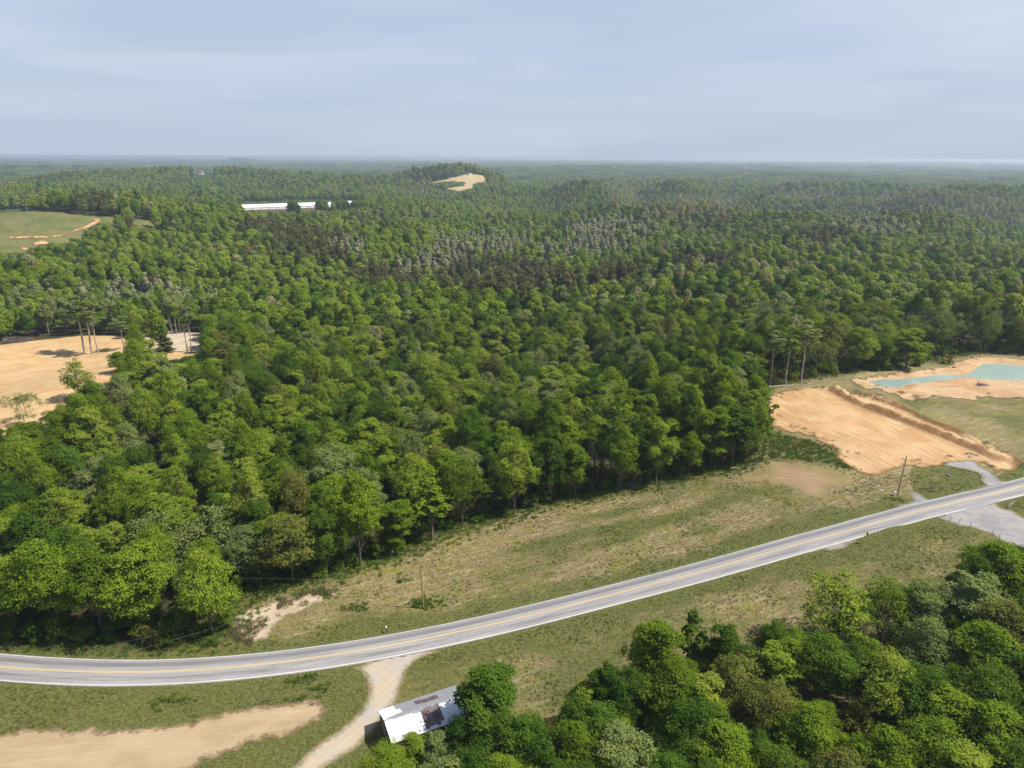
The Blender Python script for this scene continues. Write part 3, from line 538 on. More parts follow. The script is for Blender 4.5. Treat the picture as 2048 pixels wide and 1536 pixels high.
def dome_tree(form, seed, nleaf, lsize, thin=1.0):
    """the same crowns seen from far: overlapping leafy domes, leaves lying along the dome"""
    H, Rr, cz, hz, _ = FORM[form]; R = np.random.RandomState(seed); nl = 13
    c = unit(R.normal(size=(nl, 3)) + [0, 0, 0.25]) * R.uniform(0.35, 0.72, (nl, 1)); c = np.vstack([c, [[0, 0, 0.66], [0, 0, 0], [0, 0, -.4]]])
    C = np.c_[c[:, :2] * Rr * (1 - 0.35 * np.clip(c[:, 2:3], 0, 1)), cz * H + c[:, 2:3] * hz * H]; rl = Rr * R.uniform(0.34, 0.58, len(C)); rl[-2:] = Rr * 0.72
    w_ = rl**2 / (rl**2).sum(); P = []; Nn = []
    for Ci, ri, wi in zip(C, rl, w_):
        d = unit(R.normal(size=(max(6, int(nleaf * wi)), 3)) + [0, 0, 0.35]); P.append(Ci + d * ri * R.uniform(0.86, 1.08, (len(d), 1)) * [1, 1, 1.05]); Nn.append(unit(d + [0, 0, .15] + R.normal(size=d.shape) * 0.32))
    P = np.vstack(P); Nn = np.vstack(Nn)
    if thin < 1: m = R.rand(len(P)) < thin; P, Nn = P[m], Nn[m]
    cv, cf = leaf_quads(P, Nn, lsize, R); tv, tf = tubes([((0, 0, -.5), (0, 0, H * .7), 0.22, 0.08)], 4); return (cv, cf), (tv, tf)
def pine_tree(seed, lsize, nleaf, limbs=True):
    R = np.random.RandomState(seed); H = 17.0; P = []; Nn = []; segs = [((0, 0, -.5), (0, 0, H * .97), 0.18, 0.03)]
    z = H * 0.28; per = nleaf / 60.0
    while z < H * 0.97:
        f = (z / H - 0.28) / 0.69; rad = 3.3 * (1 - f)**0.75 * R.uniform(0.75, 1.1) + 0.25; nb = 6
        for b in range(nb):
            a = R.rand() * 6.283; rr = rad * R.uniform(0.7, 1.1); d = np.array([math.cos(a), math.sin(a), 0.0]); tip = d * rr + [0, 0, z + rr * 0.12]
            if limbs: segs.append(((0, 0, z), tip, 0.04, 0.01))
            n = max(3, int(per * (0.5 + rr / 2.2))); t = R.uniform(0.25, 1.0, (n, 1)); q = np.array([0, 0, z]) + (tip - [0, 0, z]) * t + R.normal(size=(n, 3)) * [0.30, 0.30, 0.16]
            P.append(q); Nn.append(unit(np.tile([0, 0, 0.8], (n, 1)) + R.normal(size=(n, 3)) * 0.5 + d * .3))
        z += H * 0.062
    P = np.vstack(P); Nn = np.vstack(Nn); cv, cf = leaf_quads(P, Nn, lsize, R); tv, tf = tubes(segs, 4); return (cv, cf), (tv, tf)
def bare_tree(seed, H=14.0, spread=0.75, leafy=0.0, lsize=0.3, tw=1.0, depth=5):
    R = np.random.RandomState(seed); segs = []; tips = []
    def grow(p, d, ln, r, k):
        q = p + d * ln; segs.append((p, q, r, r * 0.66))
        if k == 0: tips.append((q, d)); return
        for _ in range(3 if k > 1 else 4):
            nd = unit(d + R.normal(size=3) * spread * 0.62 + [0, 0, 0.22]); grow(q, nd, ln * R.uniform(0.60, 0.86), r * 0.58, k - 1)
    t0 = np.array([0, 0, H * 0.24]); segs.append((np.array([0, 0, -.5]), t0, 0.20, 0.16))
    for _ in range(4): grow(t0, unit(R.normal(size=3) * [spread, spread, 0.2] + [0, 0, 0.9]), H * 0.20, 0.09, depth - 1)
    big = [s for s in segs if s[2] > 0.035]; fine = [s for s in segs if s[2] <= 0.035]
    fine = [(a, b, max(r0, 0.016 * tw), max(r1, 0.012 * tw)) for a, b, r0, r1 in fine]
    fv, ff = tubes(fine, 3); ff = ff
    if leafy:
        T = np.array([t[0] for t in tips]); n = int(len(T) * leafy); q = T[R.randint(0, len(T), n)] + R.normal(size=(n, 3)) * 0.30
        lv, lf = leaf_quads(q, unit(R.normal(size=(n, 3)) + [0, 0, .6]), lsize, R); fv2 = np.vstack([fv, lv]); ff = np.vstack([ff, lf + len(fv)]); fv = fv2
    tv, tf = tubes(big, 5); return (fv, ff), (tv, tf)

KINDS = {}     # species name -> list of (crown mesh, trunk mesh, base height, base radius)
def add_kind(sp, form, seed, leaf, bark='bark', nleaf=9000, lsize=0.36, thin=1.0, H=None, Rr=None, arr=None):
    (cv, cf), (tv, tf) = arr if arr is not None else crown_tree(form, seed, nleaf, lsize, True, thin)
    h_, r_ = (H, Rr) if H else FORM[form][:2]
    KINDS.setdefault(sp, []).append((mesh_np('crown', cv, cf, [LEAF[leaf]]), mesh_np('trunk', tv, tf, [M[bark]], True), h_, r_, leaf, bark, (cv, cf), (tv, tf)))
for lf_ in ('mid', 'bright', 'deep', 'olive', 'sage'):
    for j, fm in enumerate(('round', 'broad', 'tall')):
        add_kind(lf_, fm, 11 + j * 7 + 31 * len(KINDS), lf_, nleaf=20000, lsize=0.26, thin=0.66 if lf_ in ('olive',) else 1.0)
add_kind('airy', 'round', 5, 'bright', nleaf=7600, lsize=0.28); add_kind('airy', 'broad', 6, 'mid', nleaf=8200, lsize=0.28)
add_kind('pale', 'round', 71, 'pale', nleaf=7000); add_kind('stem', 'stem', 81, 'sage', 'palebark', nleaf=4200, lsize=0.34); add_kind('stem', 'stem', 82, 'mid', 'palebark', nleaf=3600, lsize=0.34)
add_kind('slim', 'slim', 83, 'deep', nleaf=4200); add_kind('slim', 'slim', 84, 'mid', nleaf=4200)
add_kind('pine', None, 0, 'pine', H=17.0, Rr=3.3, arr=pine_tree(3, 0.55, 5200))
add_kind('ash', 'slim', 91, 'ash', 'palebark', nleaf=2600, lsize=0.34)
add_kind('bare', None, 0, 'twig', 'greybark', H=13.5, Rr=4.6, arr=bare_tree(4))
add_kind('budding', None, 0, 'sage', 'greybark', H=13.5, Rr=5.0, arr=bare_tree(8, 14, 0.85, 9.0, 0.26))
add_kind('bush', 'bush', 95, 'mid', nleaf=2600, lsize=0.26); add_kind('bush', 'bush', 96, 'deep', nleaf=2600, lsize=0.26); add_kind('bush', 'bush', 97, 'olive', nleaf=2200, lsize=0.24)

def joined(name, c, t, lm, bm_):
    cv, cf = c; tv, tf = t; V = np.vstack([cv, tv]); Fc = np.vstack([cf, tf + len(cv)])
    return mesh_np(name, V, Fc, [lm, bm_], False, np.r_[np.zeros(len(cf)), np.ones(len(tf))])
PROTO = bpy.data.collections.new('woodland_kinds'); PIDX = {}; PCOUNT = [0]
def proto(key, me, H, Rr):
    o = bpy.data.objects.new('tree_kind_%03d' % PCOUNT[0], me); PROTO.objects.link(o); PIDX.setdefault(key, []).append((PCOUNT[0], H, Rr)); PCOUNT[0] += 1
for sp, lst in KINDS.items():
    for (cm, tm, H, Rr, lf_, bk, ca, ta) in lst: proto(('hi', sp), joined('tree', ca, ta, LEAF[lf_], M[bk]), H, Rr)
MIDK = [('mid', 'round', 'mid', 'bark', 1), ('mid', 'tall', 'mid', 'bark', 1), ('mid', 'broad', 'mid', 'bark', 1), ('bright', 'round', 'bright', 'bark', 1), ('bright', 'tall', 'bright', 'bark', 1), ('deep', 'round', 'deep', 'bark', 1), ('deep', 'tall', 'deep', 'bark', 1),
        ('olive', 'round', 'olive', 'bark', .7), ('sage', 'tall', 'sage', 'bark', 1), ('pale', 'round', 'pale', 'bark', .8), ('ash', 'slim', 'ash', 'palebark', .6), ('stem', 'stem', 'sage', 'palebark', .8), ('slim', 'slim', 'deep', 'bark', 1), ('airy', 'broad', 'bright', 'bark', .7)]
for j, (sp, fm, lf_, bk, th_) in enumerate(MIDK):
    c, t = dome_tree(fm, 200 + j, 3000, 0.80, th_); proto(('mid', sp), joined('tree', c, t, LEAF[lf_], M[bk]), *FORM[fm][:2])
    c, t = dome_tree(fm, 300 + j, 1000, 1.35, max(th_, .85)); proto(('low', sp), joined('tree', c, t, LEAF[lf_], M[bk]), *FORM[fm][:2])
c, t = dome_tree('tall', 455, 2200, 0.8, .8); proto(('mid', 'pine'), joined('tree', c, t, LEAF['pine'], M['bark']), 17, 3.3)
c, t = dome_tree('tall', 456, 900, 1.3, .9); proto(('low', 'pine'), joined('tree', c, t, LEAF['pine'], M['bark']), 17, 3.3)
c, t = bare_tree(9, 14, .75, 0, .3, 2.2, 4); proto(('mid', 'bare'), joined('tree', c, t, LEAF['twig'], M['greybark']), 13.5, 4.6); proto(('low', 'bare'), joined('tree', c, t, LEAF['twig'], M['greybark']), 13.5, 4.6)
c, t = bare_tree(10, 14, .85, 7, .5, 1.6, 4); proto(('mid', 'budding'), joined('tree', c, t, LEAF['sage'], M['greybark']), 13.5, 5); c, t = dome_tree('round', 457, 700, 1.3, .8); proto(('low', 'budding'), joined('tree', c, t, LEAF['buff'], M['greybark']), 16, 4.6)
def canopy_patch(seed, lf_):
    """sixty metres of far-off closed canopy: some forty rough crowns"""
    R = np.random.RandomState(seed); P = []; Nn = []
    for i in range(7):
        for j in range(7):
            c = np.array([(i - 3) * 9.5, (j - 3) * 9.5, 0]) + R.normal(size=3) * [2, 2, 1.8] + [0, 0, 10]; d = unit(R.normal(size=(26, 3)) + [0, 0, .7])
            P.append(c + d * [5.2, 5.2, 6.0]); Nn.append(unit(d + R.normal(size=d.shape) * .4))
    return leaf_quads(np.vstack(P), np.vstack(Nn), 5.0, R)
for j, lf_ in enumerate(('mid', 'deep', 'bright', 'deep', 'olive', 'mid')):
    v, f = canopy_patch(400 + j, lf_); proto(('far', 'patch'), mesh_np('canopy', v, f, [LEAF[lf_]]), 16, 30)

# ------------------------------------------------------------------ where the trees stand
clearV_px = C7([(-1000, 360), (-400, 330), (0, 290), (250, 255), (650, 215), (850, 210), (990, 222), (1050, 232), (1010, 330), (940, 420), (860, 490), (700, 550), (580, 600), (430, 690), (330, 760), (130, 850), (0, 800), (-1000, 860)])
clear_polys = [clearV_px, [(272, 676), (395, 672), (402, 698), (292, 700)], farL_px, bald_px, HOUSES_PX, C3([(440, 440), (850, 380), (1050, 320), (1300, 290), (1640, 235), (2100, 235), (2100, 800), (450, 640)]), [(388, 340), (428, 340), (428, 356), (388, 356)], [(1015, 358), (1060, 359), (1060, 364), (1015, 364)]]
def scatter(r0, r1, sp, seed):
    R = np.random.RandomState(seed); half = math.radians(45); xm = r1 * math.sin(half)
    xs, ys = np.meshgrid(np.arange(-xm, xm, sp), np.arange(60, r1, sp)); xs = xs.ravel() + (R.rand(xs.size) - .5) * sp * .85; ys = ys.ravel() + (R.rand(ys.size) - .5) * sp * .85
    r = np.hypot(xs, ys); a = np.abs(np.arctan2(xs, ys)); lim = half if r0 < 600 else math.radians(41)
    m = (r >= r0) & (r < r1) & (a < lim); return xs[m], ys[m]
T = dict(x=[], y=[], s=[], sp=[], h=[], r=[], hero=[])
BR = np.random.RandomState(8)
def blob(px, py, cx, cy_, rx, ry): return ((px - cx) / rx)**2 + ((py - cy_) / ry)**2 < BR.uniform(0.75, 1.2, np.shape(px))
def species(x, y, px, py, R):
    n = len(x); u = R.rand(n); out = np.array(['mid'] * n, dtype=object); reg = fbm(x / 90, y / 90, 3, 51); reg2 = fbm(x / 150, y / 150, 3, 71)
    out[u < 0.42 + 0.35 * reg] = 'bright'; out[(u > 0.74 - 0.35 * reg2)] = 'deep'
    sx_ = (h0(x + 14, y) - h0(x - 14, y)) / 28.0; far_ = S((np.hypot(x, y) - 380) / 250)          # slope shading put into tree colour: darker kinds away from sun, brighter towards it
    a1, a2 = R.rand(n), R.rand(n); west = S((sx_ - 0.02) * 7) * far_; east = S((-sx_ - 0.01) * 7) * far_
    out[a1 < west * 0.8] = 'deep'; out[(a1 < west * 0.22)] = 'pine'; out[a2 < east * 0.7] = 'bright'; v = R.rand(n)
    out[v < 0.10] = 'sage'; out[(v > 0.10) & (v < 0.135)] = 'olive'; out[(v > 0.18) & (v < 0.22)] = 'airy'; out[(v > .22) & (v < .235)] = 'budding'; out[(v > .235) & (v < .245)] = 'bare'; out[(v > .245) & (v < .28)] = 'slim'
    jx, jy = px + R.normal(size=n) * 7, py + R.normal(size=n) * 2.5
    pn = blob(jx, jy, 985, 585, 120, 50) | blob(jx, jy, 1110, 605, 80, 18) | blob(jx, jy, 640, 520, 95, 34) | blob(jx, jy, 560, 478, 70, 16) | blob(jx, jy, 1240, 590, 60, 22) | blob(jx, jy, 1400, 560, 90, 12) | blob(jx, jy, 1640, 500, 60, 18) | blob(jx, jy, 760, 590, 90, 25) | blob(jx, jy, 190, 425, 40, 14)
    out[pn & (R.rand(n) < 0.93)] = 'pine'
    ah = blob(jx, jy, 960, 512, 110, 22) | blob(jx, jy, 860, 545, 80, 28) | blob(jx, jy, 1225, 480, 95, 26) | blob(jx, jy, 1180, 515, 110, 18) | blob(jx, jy, 1740, 478, 90, 18) | blob(jx, jy, 700, 520, 40, 24) | blob(jx, jy, 300, 620, 130, 26)
    out[ah & (R.rand(n) < 0.88)] = 'ash'
    pl = (jx > 1250) & (jy > 520) & (jy < 720); out[pl & (R.rand(n) < 0.08)] = 'pale'; out[(R.rand(n) < 0.008)] = 'pale'
    rt = (jx > 1250) & (jy < 760) & (jy > 400); v2 = R.rand(n); out[rt & (v2 < .12)] = 'sage'; out[rt & (v2 > .12) & (v2 < .16)] = 'olive'; out[rt & (v2 > .22) & (v2 < .27)] = 'budding'; out[rt & (v2 > .27) & (v2 < .30)] = 'pale'
    vb = blob(jx, jy, 1400, 432, 130, 30) | blob(jx, jy, 1250, 400, 30, 25) | blob(jx, jy, 1620, 400, 60, 14) | blob(jx, jy, 1900, 425, 170, 32) | blob(jx, jy, 850, 398, 60, 8); out[vb & (R.rand(n) < 0.6)] = 'budding'
    br = blob(jx, jy, 200, 650, 220, 30); out[br & (R.rand(n) < 0.3)] = 'stem'
    return out
occ = []
def project_in(polys, px, py):
    m = np.zeros(px.shape, bool)
    for P in polys: m |= inpoly(px, py, P)
    return m
def plant(r0, r1, sp, seed, lod):
    R = np.random.RandomState(seed); x, y = scatter(r0, r1, sp, seed); z = hh(x, y)
    m = sdist(x, y, forest_w[:-4], closed=False) < 1e9
    m = inpoly(x, y, forest_w); x, y, z = x[m], y[m], z[m]
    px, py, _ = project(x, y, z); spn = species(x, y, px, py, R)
    H = R.normal(18.5, 3.2, len(x)).clip(11, 26) + 2.0 * fbm(x / 40, y / 40, 2, 81); H[spn == 'ash'] *= 1.05; H[spn == 'stem'] = 21; H[spn == 'bare'] *= .8
    rad = sp * R.uniform(0.44, 0.74, len(x)); rad[np.isin(spn, ['ash', 'slim', 'stem'])] *= 0.6; rad[spn == 'pine'] *= 0.75
    def blocks(x, y, z, H, rad):
        bad = np.zeros(len(x), bool)
        for f in (0.0, 0.35, 0.7, 1.0):
            qx, qy, dd = project(x, y, z + H * f); rp_ = rad / dd * F * (0.75 if f < 1 else 0.3)
            for o in (-1, 0, 1): bad |= project_in(clear_polys, qx + o * rp_, qy)
        return bad
    bad = blocks(x, y, z, H, rad)
    for kf in (0.72, 0.68):                                  # lower growth where a tall tree would stand before a clearing
        H = np.where(bad, H * kf, H); rad = np.where(bad, rad * 0.85, rad); b2 = bad.copy(); b2[bad] = blocks(x[bad], y[bad], z[bad], H[bad], rad[bad]); bad = b2
    if r0 < 400:
        bad |= sdist(x, y, road_c[::6], closed=False) < 6.5 + rad * 1.2
    k = ~bad
    for a, b in zip(('x', 'y', 's', 'h', 'r'), (x[k], y[k], z[k], H[k], rad[k])): T[a].append(b)
    T['sp'].append(spn[k]); T['hero'].append(np.full(k.sum(), lod))
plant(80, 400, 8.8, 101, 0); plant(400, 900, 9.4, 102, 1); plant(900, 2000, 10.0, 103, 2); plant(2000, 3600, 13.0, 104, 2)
for px_, dq, Hq in [(590, 1312, 16), (594, 1318, 17), (598, 1310, 18), (602, 1316, 16), (645, 1325, 16), (650, 1322, 17), (655, 1328, 16), (660, 1330, 15), (648, 1310, 16), (653, 1312, 15), (658, 1315, 16), (675, 1320, 14), (684, 1325, 15), (687, 1330, 14), (696, 1335, 15), (702, 1335, 14), (714, 1340, 14), (719, 1345, 16), (606, 1300, 14), (678, 1345, 17), (681, 1350, 15), (693, 1350, 17), (698, 1355, 16), (723, 1365, 18), (727, 1380, 18), (506, 1306, 8), (512, 1304, 9), (528, 1306, 9), (535, 1304, 10), (541, 1306, 9), (556, 1305, 8), (572, 1305, 8), (584, 1308, 11), (615, 1306, 7), (625, 1306, 8), (668, 1330, 9), (708, 1352, 8), (486, 1310, 13), (482, 1305, 14)]:
    Hq = Hq + 7 if Hq > 13 else Hq; aq = pxdir(px_); xq, yq = dq * math.sin(aq), dq * math.cos(aq); zq = float(hh(xq, yq))
    for a_, b_ in zip(('x', 'y', 's', 'h', 'r', 'sp', 'hero'), (xq, yq, zq, Hq, 6.5 if Hq > 13 else 4.5, 'mid' if px_ % 2 else 'deep', 2)): T[a_].append(np.array([b_], dtype=object if a_ == 'sp' else float))
T = {k: np.concatenate(v) for k, v in T.items()}

# hand-placed trees: (top px, top py, crown radius px, height or None, base py, species, variant)
HT = []
def hero(tx, ty, rpx, sp, var=0, H=None, by=None, bx=None): HT.append((tx, ty, rpx, sp, var, H, by, bx))
for a in [(972, 1328, 74, 'deep', 2, 15.5), (925, 1425, 40, 'mid', 0, 10.5), (1035, 1420, 58, 'deep', 0, 13), (832, 1470, 36, 'bright', 0, 8), (872, 1462, 34, 'sage', 2, 9), (770, 1500, 52, 'bright', 1, 7.5), (905, 1520, 60, 'sage', 0, 10), (950, 1490, 60, 'deep', 0, 11),
          (1075, 1440, 48, 'deep', 0, 12), (1185, 1392, 55, 'mid', 0, 13), (1160, 1440, 60, 'mid', 1, 12), (1215, 1318, 42, 'deep', 2, 14), (1262, 1325, 38, 'deep', 0, 14), (1240, 1452, 66, 'sage', 0, 12), (1325, 1228, 52, 'mid', 2, 17), (1295, 1240, 36, 'bright', 0, 16),
          (1350, 1318, 62, 'mid', 0, 14), (1390, 1203, 28, 'slim', 0, 17), (1420, 1345, 46, 'bright', 2, 13), (1460, 1240, 42, 'deep', 2, 15), (1485, 1310, 50, 'olive', 0, 13), (1400, 1400, 62, 'mid', 1, 13), (1455, 1450, 60, 'mid', 0, 12), (1520, 1372, 46, 'olive', 1, 12),
          (1555, 1234, 34, 'deep', 0, 12), (1692, 1150, 72, 'airy', 0, 15), (1785, 1152, 52, 'airy', 1, 15), (1775, 1212, 44, 'bare', 0, 12), (1852, 1152, 50, 'sage', 0, 15), (1872, 1235, 52, 'sage', 1, 14), (1962, 1140, 60, 'sage', 2, 16), (1665, 1266, 64, 'mid', 0, 14), (1590, 1272, 42, 'bright', 0, 13),
          (1560, 1282, 46, 'bright', 2, 13), (1718, 1278, 34, 'deep', 0, 12), (1758, 1305, 36, 'deep', 2, 12), (1800, 1312, 58, 'bright', 1, 14), (1862, 1330, 58, 'mid', 0, 14), (1985, 1238, 60, 'mid', 0, 15), (2030, 1200, 50, 'olive', 0, 15), (1552, 1362, 52, 'olive', 1, 13), (1622, 1408, 54, 'bright', 0, 13),
          (1905, 1360, 56, 'mid', 2, 13), (1880, 1432, 66, 'airy', 1, 13), (1792, 1462, 56, 'bright', 0, 12), (1985, 1325, 58, 'mid', 1, 14), (2010, 1405, 62, 'mid', 0, 13), (2050, 1480, 56, 'deep', 0, 12), (2015, 1078, 66, 'mid', 0, 17), (1965, 1105, 40, 'deep', 2, 16), (1700, 1500, 48, 'olive', 0, 11),
          (1560, 1495, 50, 'deep', 1, 11), (1330, 1500, 50, 'deep', 0, 10), (1110, 1515, 50, 'mid', 0, 10), (1010, 1510, 44, 'bright', 0, 10), (1420, 1520, 50, 'mid', 1, 10), (1180, 1525, 48, 'deep', 0, 10), (1940, 1490, 55, 'bright', 2, 11), (2100, 1300, 60, 'deep', 0, 14), (2110, 1160, 60, 'mid', 1, 16), (2120, 1420, 60, 'mid', 0, 13),
          (2080, 1090, 60, 'deep', 1, 16), (2190, 1230, 60, 'mid', 2, 15), (2200, 1380, 60, 'bright', 0, 14), (640, 1590, 50, 'mid', 0, 6), (1250, 1570, 50, 'mid', 0, 9), (1650, 1570, 55, 'mid', 0, 10), (850, 1570, 50, 'deep', 0, 8)]:
    hero(*a)
# trees that stand out along the wood's edge: base given
for a in [(572, 1030, 58, 'olive', 0, None, 1166, 588), (718, 935, 52, 'mid', 0, None, 1132, 722), (925, 905, 54, 'airy', 1, None, 1050, 925), (1029, 878, 42, 'bright', 0, None, 1028, 1029), (862, 945, 40, 'slim', 1, None, 1080, 864),
          (1195, 868, 18, 'bare', 0, None, 972, 1194), (1310, 832, 34, 'bright', 2, None, 968, 1312), (1255, 845, 34, 'mid', 0, None, 985, 1240), (290, 1075, 64, 'bright', 0, None, 1258, 292), (432, 1090, 54, 'bright', 1, None, 1268, 425), (130, 1060, 66, 'mid', 1, None, 1258, 118),
          (215, 1085, 56, 'mid', 0, None, 1262, 205), (30, 1110, 56, 'mid', 0, None, 1256, 30), (365, 1000, 78, 'budding', 0, None, 1160, 355), (1510, 790, 24, 'airy', 0, None, 925, 1508), (1528, 782, 20, 'slim', 1, None, 922, 1524), (1460, 800, 44, 'deep', 2, None, 930, 1462),
          (1425, 800, 42, 'mid', 2, None, 935, 1420), (1490, 700, 22, 'stem', 0, None, 782, 1490), (1508, 702, 20, 'stem', 1, None, 780, 1510), (1476, 706, 18, 'stem', 0, None, 784, 1474), (1545, 655, 24, 'stem', 0, None, 772, 1540), (1572, 640, 28, 'stem', 1, None, 768, 1570), (1600, 632, 30, 'stem', 0, None, 764, 1602),
          (1815, 650, 34, 'bright', 2, None, 735, 1812), (1755, 664, 28, 'deep', 0, None, 736, 1750), (1712, 650, 30, 'bright', 0, None, 740, 1710), (1672, 675, 16, 'bare', 0, None, 748, 1670),
          (160, 585, 30, 'stem', 0, None, 706, 170), (185, 590, 26, 'stem', 1, None, 708, 185), (205, 600, 22, 'stem', 0, None, 710, 198), (255, 628, 22, 'stem', 0, None, 700, 250), (372, 600, 20, 'stem', 1, None, 704, 374), (385, 602, 18, 'stem', 0, None, 704, 383),
          (334, 664, 17, 'pine', 0, None, 718, 334), (160, 715, 28, 'airy', 0, None, 800, 160), (50, 775, 26, 'budding', 0, None, 850, 50), (240, 700, 22, 'mid', 0, None, 745, 242),
          (792, 990, 46, 'mid', 2, None, 1100, 798), (660, 1000, 40, 'deep', 0, None, 1150, 655), (1150, 880, 30, 'mid', 2, None, 995, 1150), (1100, 868, 36, 'deep', 2, None, 1006, 1100), (1372, 858, 30, 'mid', 0, None, 950, 1376)]:
    hero(*a)
for q_, h_ in enumerate(HT):                      # the grove is mostly deep and mid green, with a few yellow-green crowns
    if h_[6] is None and h_[3] == 'bright' and q_ % 3: HT[q_] = h_[:3] + ('mid',) + h_[4:]
    elif h_[6] is None and h_[3] == 'mid' and q_ % 2: HT[q_] = h_[:3] + ('deep', (h_[4] + q_) % 3) + h_[5:]
hx, hy, hz_, hH, hR, hS, hVr = [], [], [], [], [], [], []
for (tx, ty, rpx, sp, var, H, by, bx) in HT:
    if by is not None:
        p = at(np.array([bx]), np.array([by]))[0]; d = rays(np.array([tx]), np.array([ty]))[0]; t_ = math.hypot(p[0], p[1]) / math.hypot(d[0], d[1]); H = CH + d[2] * t_ - p[2]
    else:
        z = 0.0
        for _ in range(6): p = at(np.array([tx]), np.array([ty]), z=z + H)[0]; z = float(h0(p[0], p[1]))
        p = np.array([p[0], p[1], z])
    slant = math.sqrt(p[0]**2 + p[1]**2 + (CH - p[2] - H * .6)**2)
    hx.append(p[0]); hy.append(p[1]); hz_.append(float(hh(p[0], p[1]))); hH.append(H); hR.append(rpx * slant / F); hS.append(sp); hVr.append(var)
hx, hy, hz_, hH, hR = map(np.array, (hx, hy, hz_, hH, hR))
keep = np.ones(len(T['x']), bool); ner = T['s'] * 0 + np.hypot(T['x'], T['y']) < 400
for a, b, r_ in zip(hx, hy, hR):
    keep &= ~(ner & ((T['x'] - a)**2 + (T['y'] - b)**2 < ((T['r'] + r_) * 0.62)**2))
T = {k: v[keep] for k, v in T.items()}
# small filler trees in the grove at lower right, between the placed ones
R_ = np.random.RandomState(5); grove = world([(1050, 1560), (1110, 1470), (1200, 1440), (1300, 1370), (1420, 1350), (1520, 1345), (1640, 1310), (1720, 1290), (1800, 1255), (1900, 1215), (1990, 1175), (2300, 1080), (2500, 1600), (2000, 1700), (1000, 1700)])
gxx, gyy = np.meshgrid(np.arange(0, 190, 5.2), np.arange(45, 190, 5.2)); gxx = gxx.ravel() + R_.rand(gxx.size) * 3; gyy = gyy.ravel() + R_.rand(gyy.size) * 3
m = inpoly(gxx, gyy, grove) & (np.min(np.hypot(gxx[:, None] - hx, gyy[:, None] - hy) - hR * 0.55, axis=1) > 0.6)
fx_, fy_ = gxx[m], gyy[m]; fz_ = hh(fx_, fy_); n_ = len(fx_)
T = {'x': np.r_[T['x'], fx_], 'y': np.r_[T['y'], fy_], 's': np.r_[T['s'], fz_], 'h': np.r_[T['h'], R_.uniform(7, 11, n_)], 'r': np.r_[T['r'], R_.uniform(2.4, 3.6, n_)],
     'sp': np.r_[T['sp'], np.array(R_.choice(['mid', 'deep', 'deep', 'bright', 'olive'], n_), object)], 'hero': np.r_[T['hero'], np.zeros(n_)]}

# the 300 that show largest become trees of their own
tpx, tpy, tdd = project(T['x'], T['y'], T['s'] + T['h'] * 0.65)
vis = (tpx > -20) & (tpx < 2068) & (tpy < 1560) & (T['hero'] == 0)
hpx, hpy, hdd = project(hx, hy, hz_ + hH * .65); hv = (hpx > -90) & (hpx < 2138) & (hpy < 1620)
size = np.where(vis, T['r'] * T['h'] / tdd**2, 0); n_big = 296 - int(hv.sum()); order = np.argsort(-size)[:n_big]
things = []
for i in range(len(hx)): things.append((hx[i], hy[i], hz_[i], hH[i], hR[i], hS[i], hVr[i], bool(hv[i]), i))
for i in order: things.append((T['x'][i], T['y'][i], T['s'][i], T['h'][i], T['r'][i], T['sp'][i], None, True, -1))
rest = np.ones(len(T['x']), bool); rest[order] = False
LOOK = dict(mid='green leafy tree', bright='yellow-green leafy tree', deep='dark green tree', olive='olive-brown thin-leaved tree', sage='grey-green tree', airy='light green airy tree', pale='pale blossoming tree', stem='slender bare-stemmed tree', slim='narrow green tree', pine='dusky pine tree', ash='pale grey upright tree', bare='leafless grey tree', budding='half-bare budding tree')
ORD = ['first', 'second', 'third', 'fourth', 'fifth', 'sixth', 'seventh', 'eighth', 'ninth', 'tenth', 'eleventh', 'twelfth', 'thirteenth', 'fourteenth', 'fifteenth', 'sixteenth', 'seventeenth', 'eighteenth', 'nineteenth', 'twentieth']
recs = []
for (x, y, z, H, r, sp, var, inview, hid) in things:
    if not inview: continue
    px_, py_, _ = project(x, y, z + H * .7); bpx, bpy_, _ = project(x, y, z)
    sdx = float(-sdist(np.array([x]), np.array([y]), forest_w)[0])
    if sdx < -6:
        reg = 'beside the metal-roofed barn' if px_ < 1110 else 'in the grove below the road' 
    elif bpx < 520: reg = 'in the wood above the road bend'
    elif bpx > 1540: reg = 'in the wood behind the ponds'
    elif bpx > 1300: reg = 'in the wood left of the dirt pad'
    else: reg = 'in the wood behind the dry meadow'
    if sdx < -6: q = 5.0; base_ = 1180.0; row = int(max(0, (py_ - 1150) // 75)); rown = ('top row', 'second row', 'third row', 'fourth row', 'fifth row', 'lowest row')[min(5, row)]
    else: row = int(min(11, max(0, sdx) // 9)); rown = ('front row', 'second row', 'third row', 'fourth row', 'fifth row', 'sixth row', 'seventh row', 'eighth row', 'ninth row', 'tenth row', 'eleventh row', 'deepest rows')[row]
    recs.append(((sp, reg, rown), float(px_), (x, y, z, H, r, sp, var)))
from collections import defaultdict
gg = defaultdict(list)
for rcd in recs: gg[rcd[0]].append(rcd)
RT_ = np.random.RandomState(77)
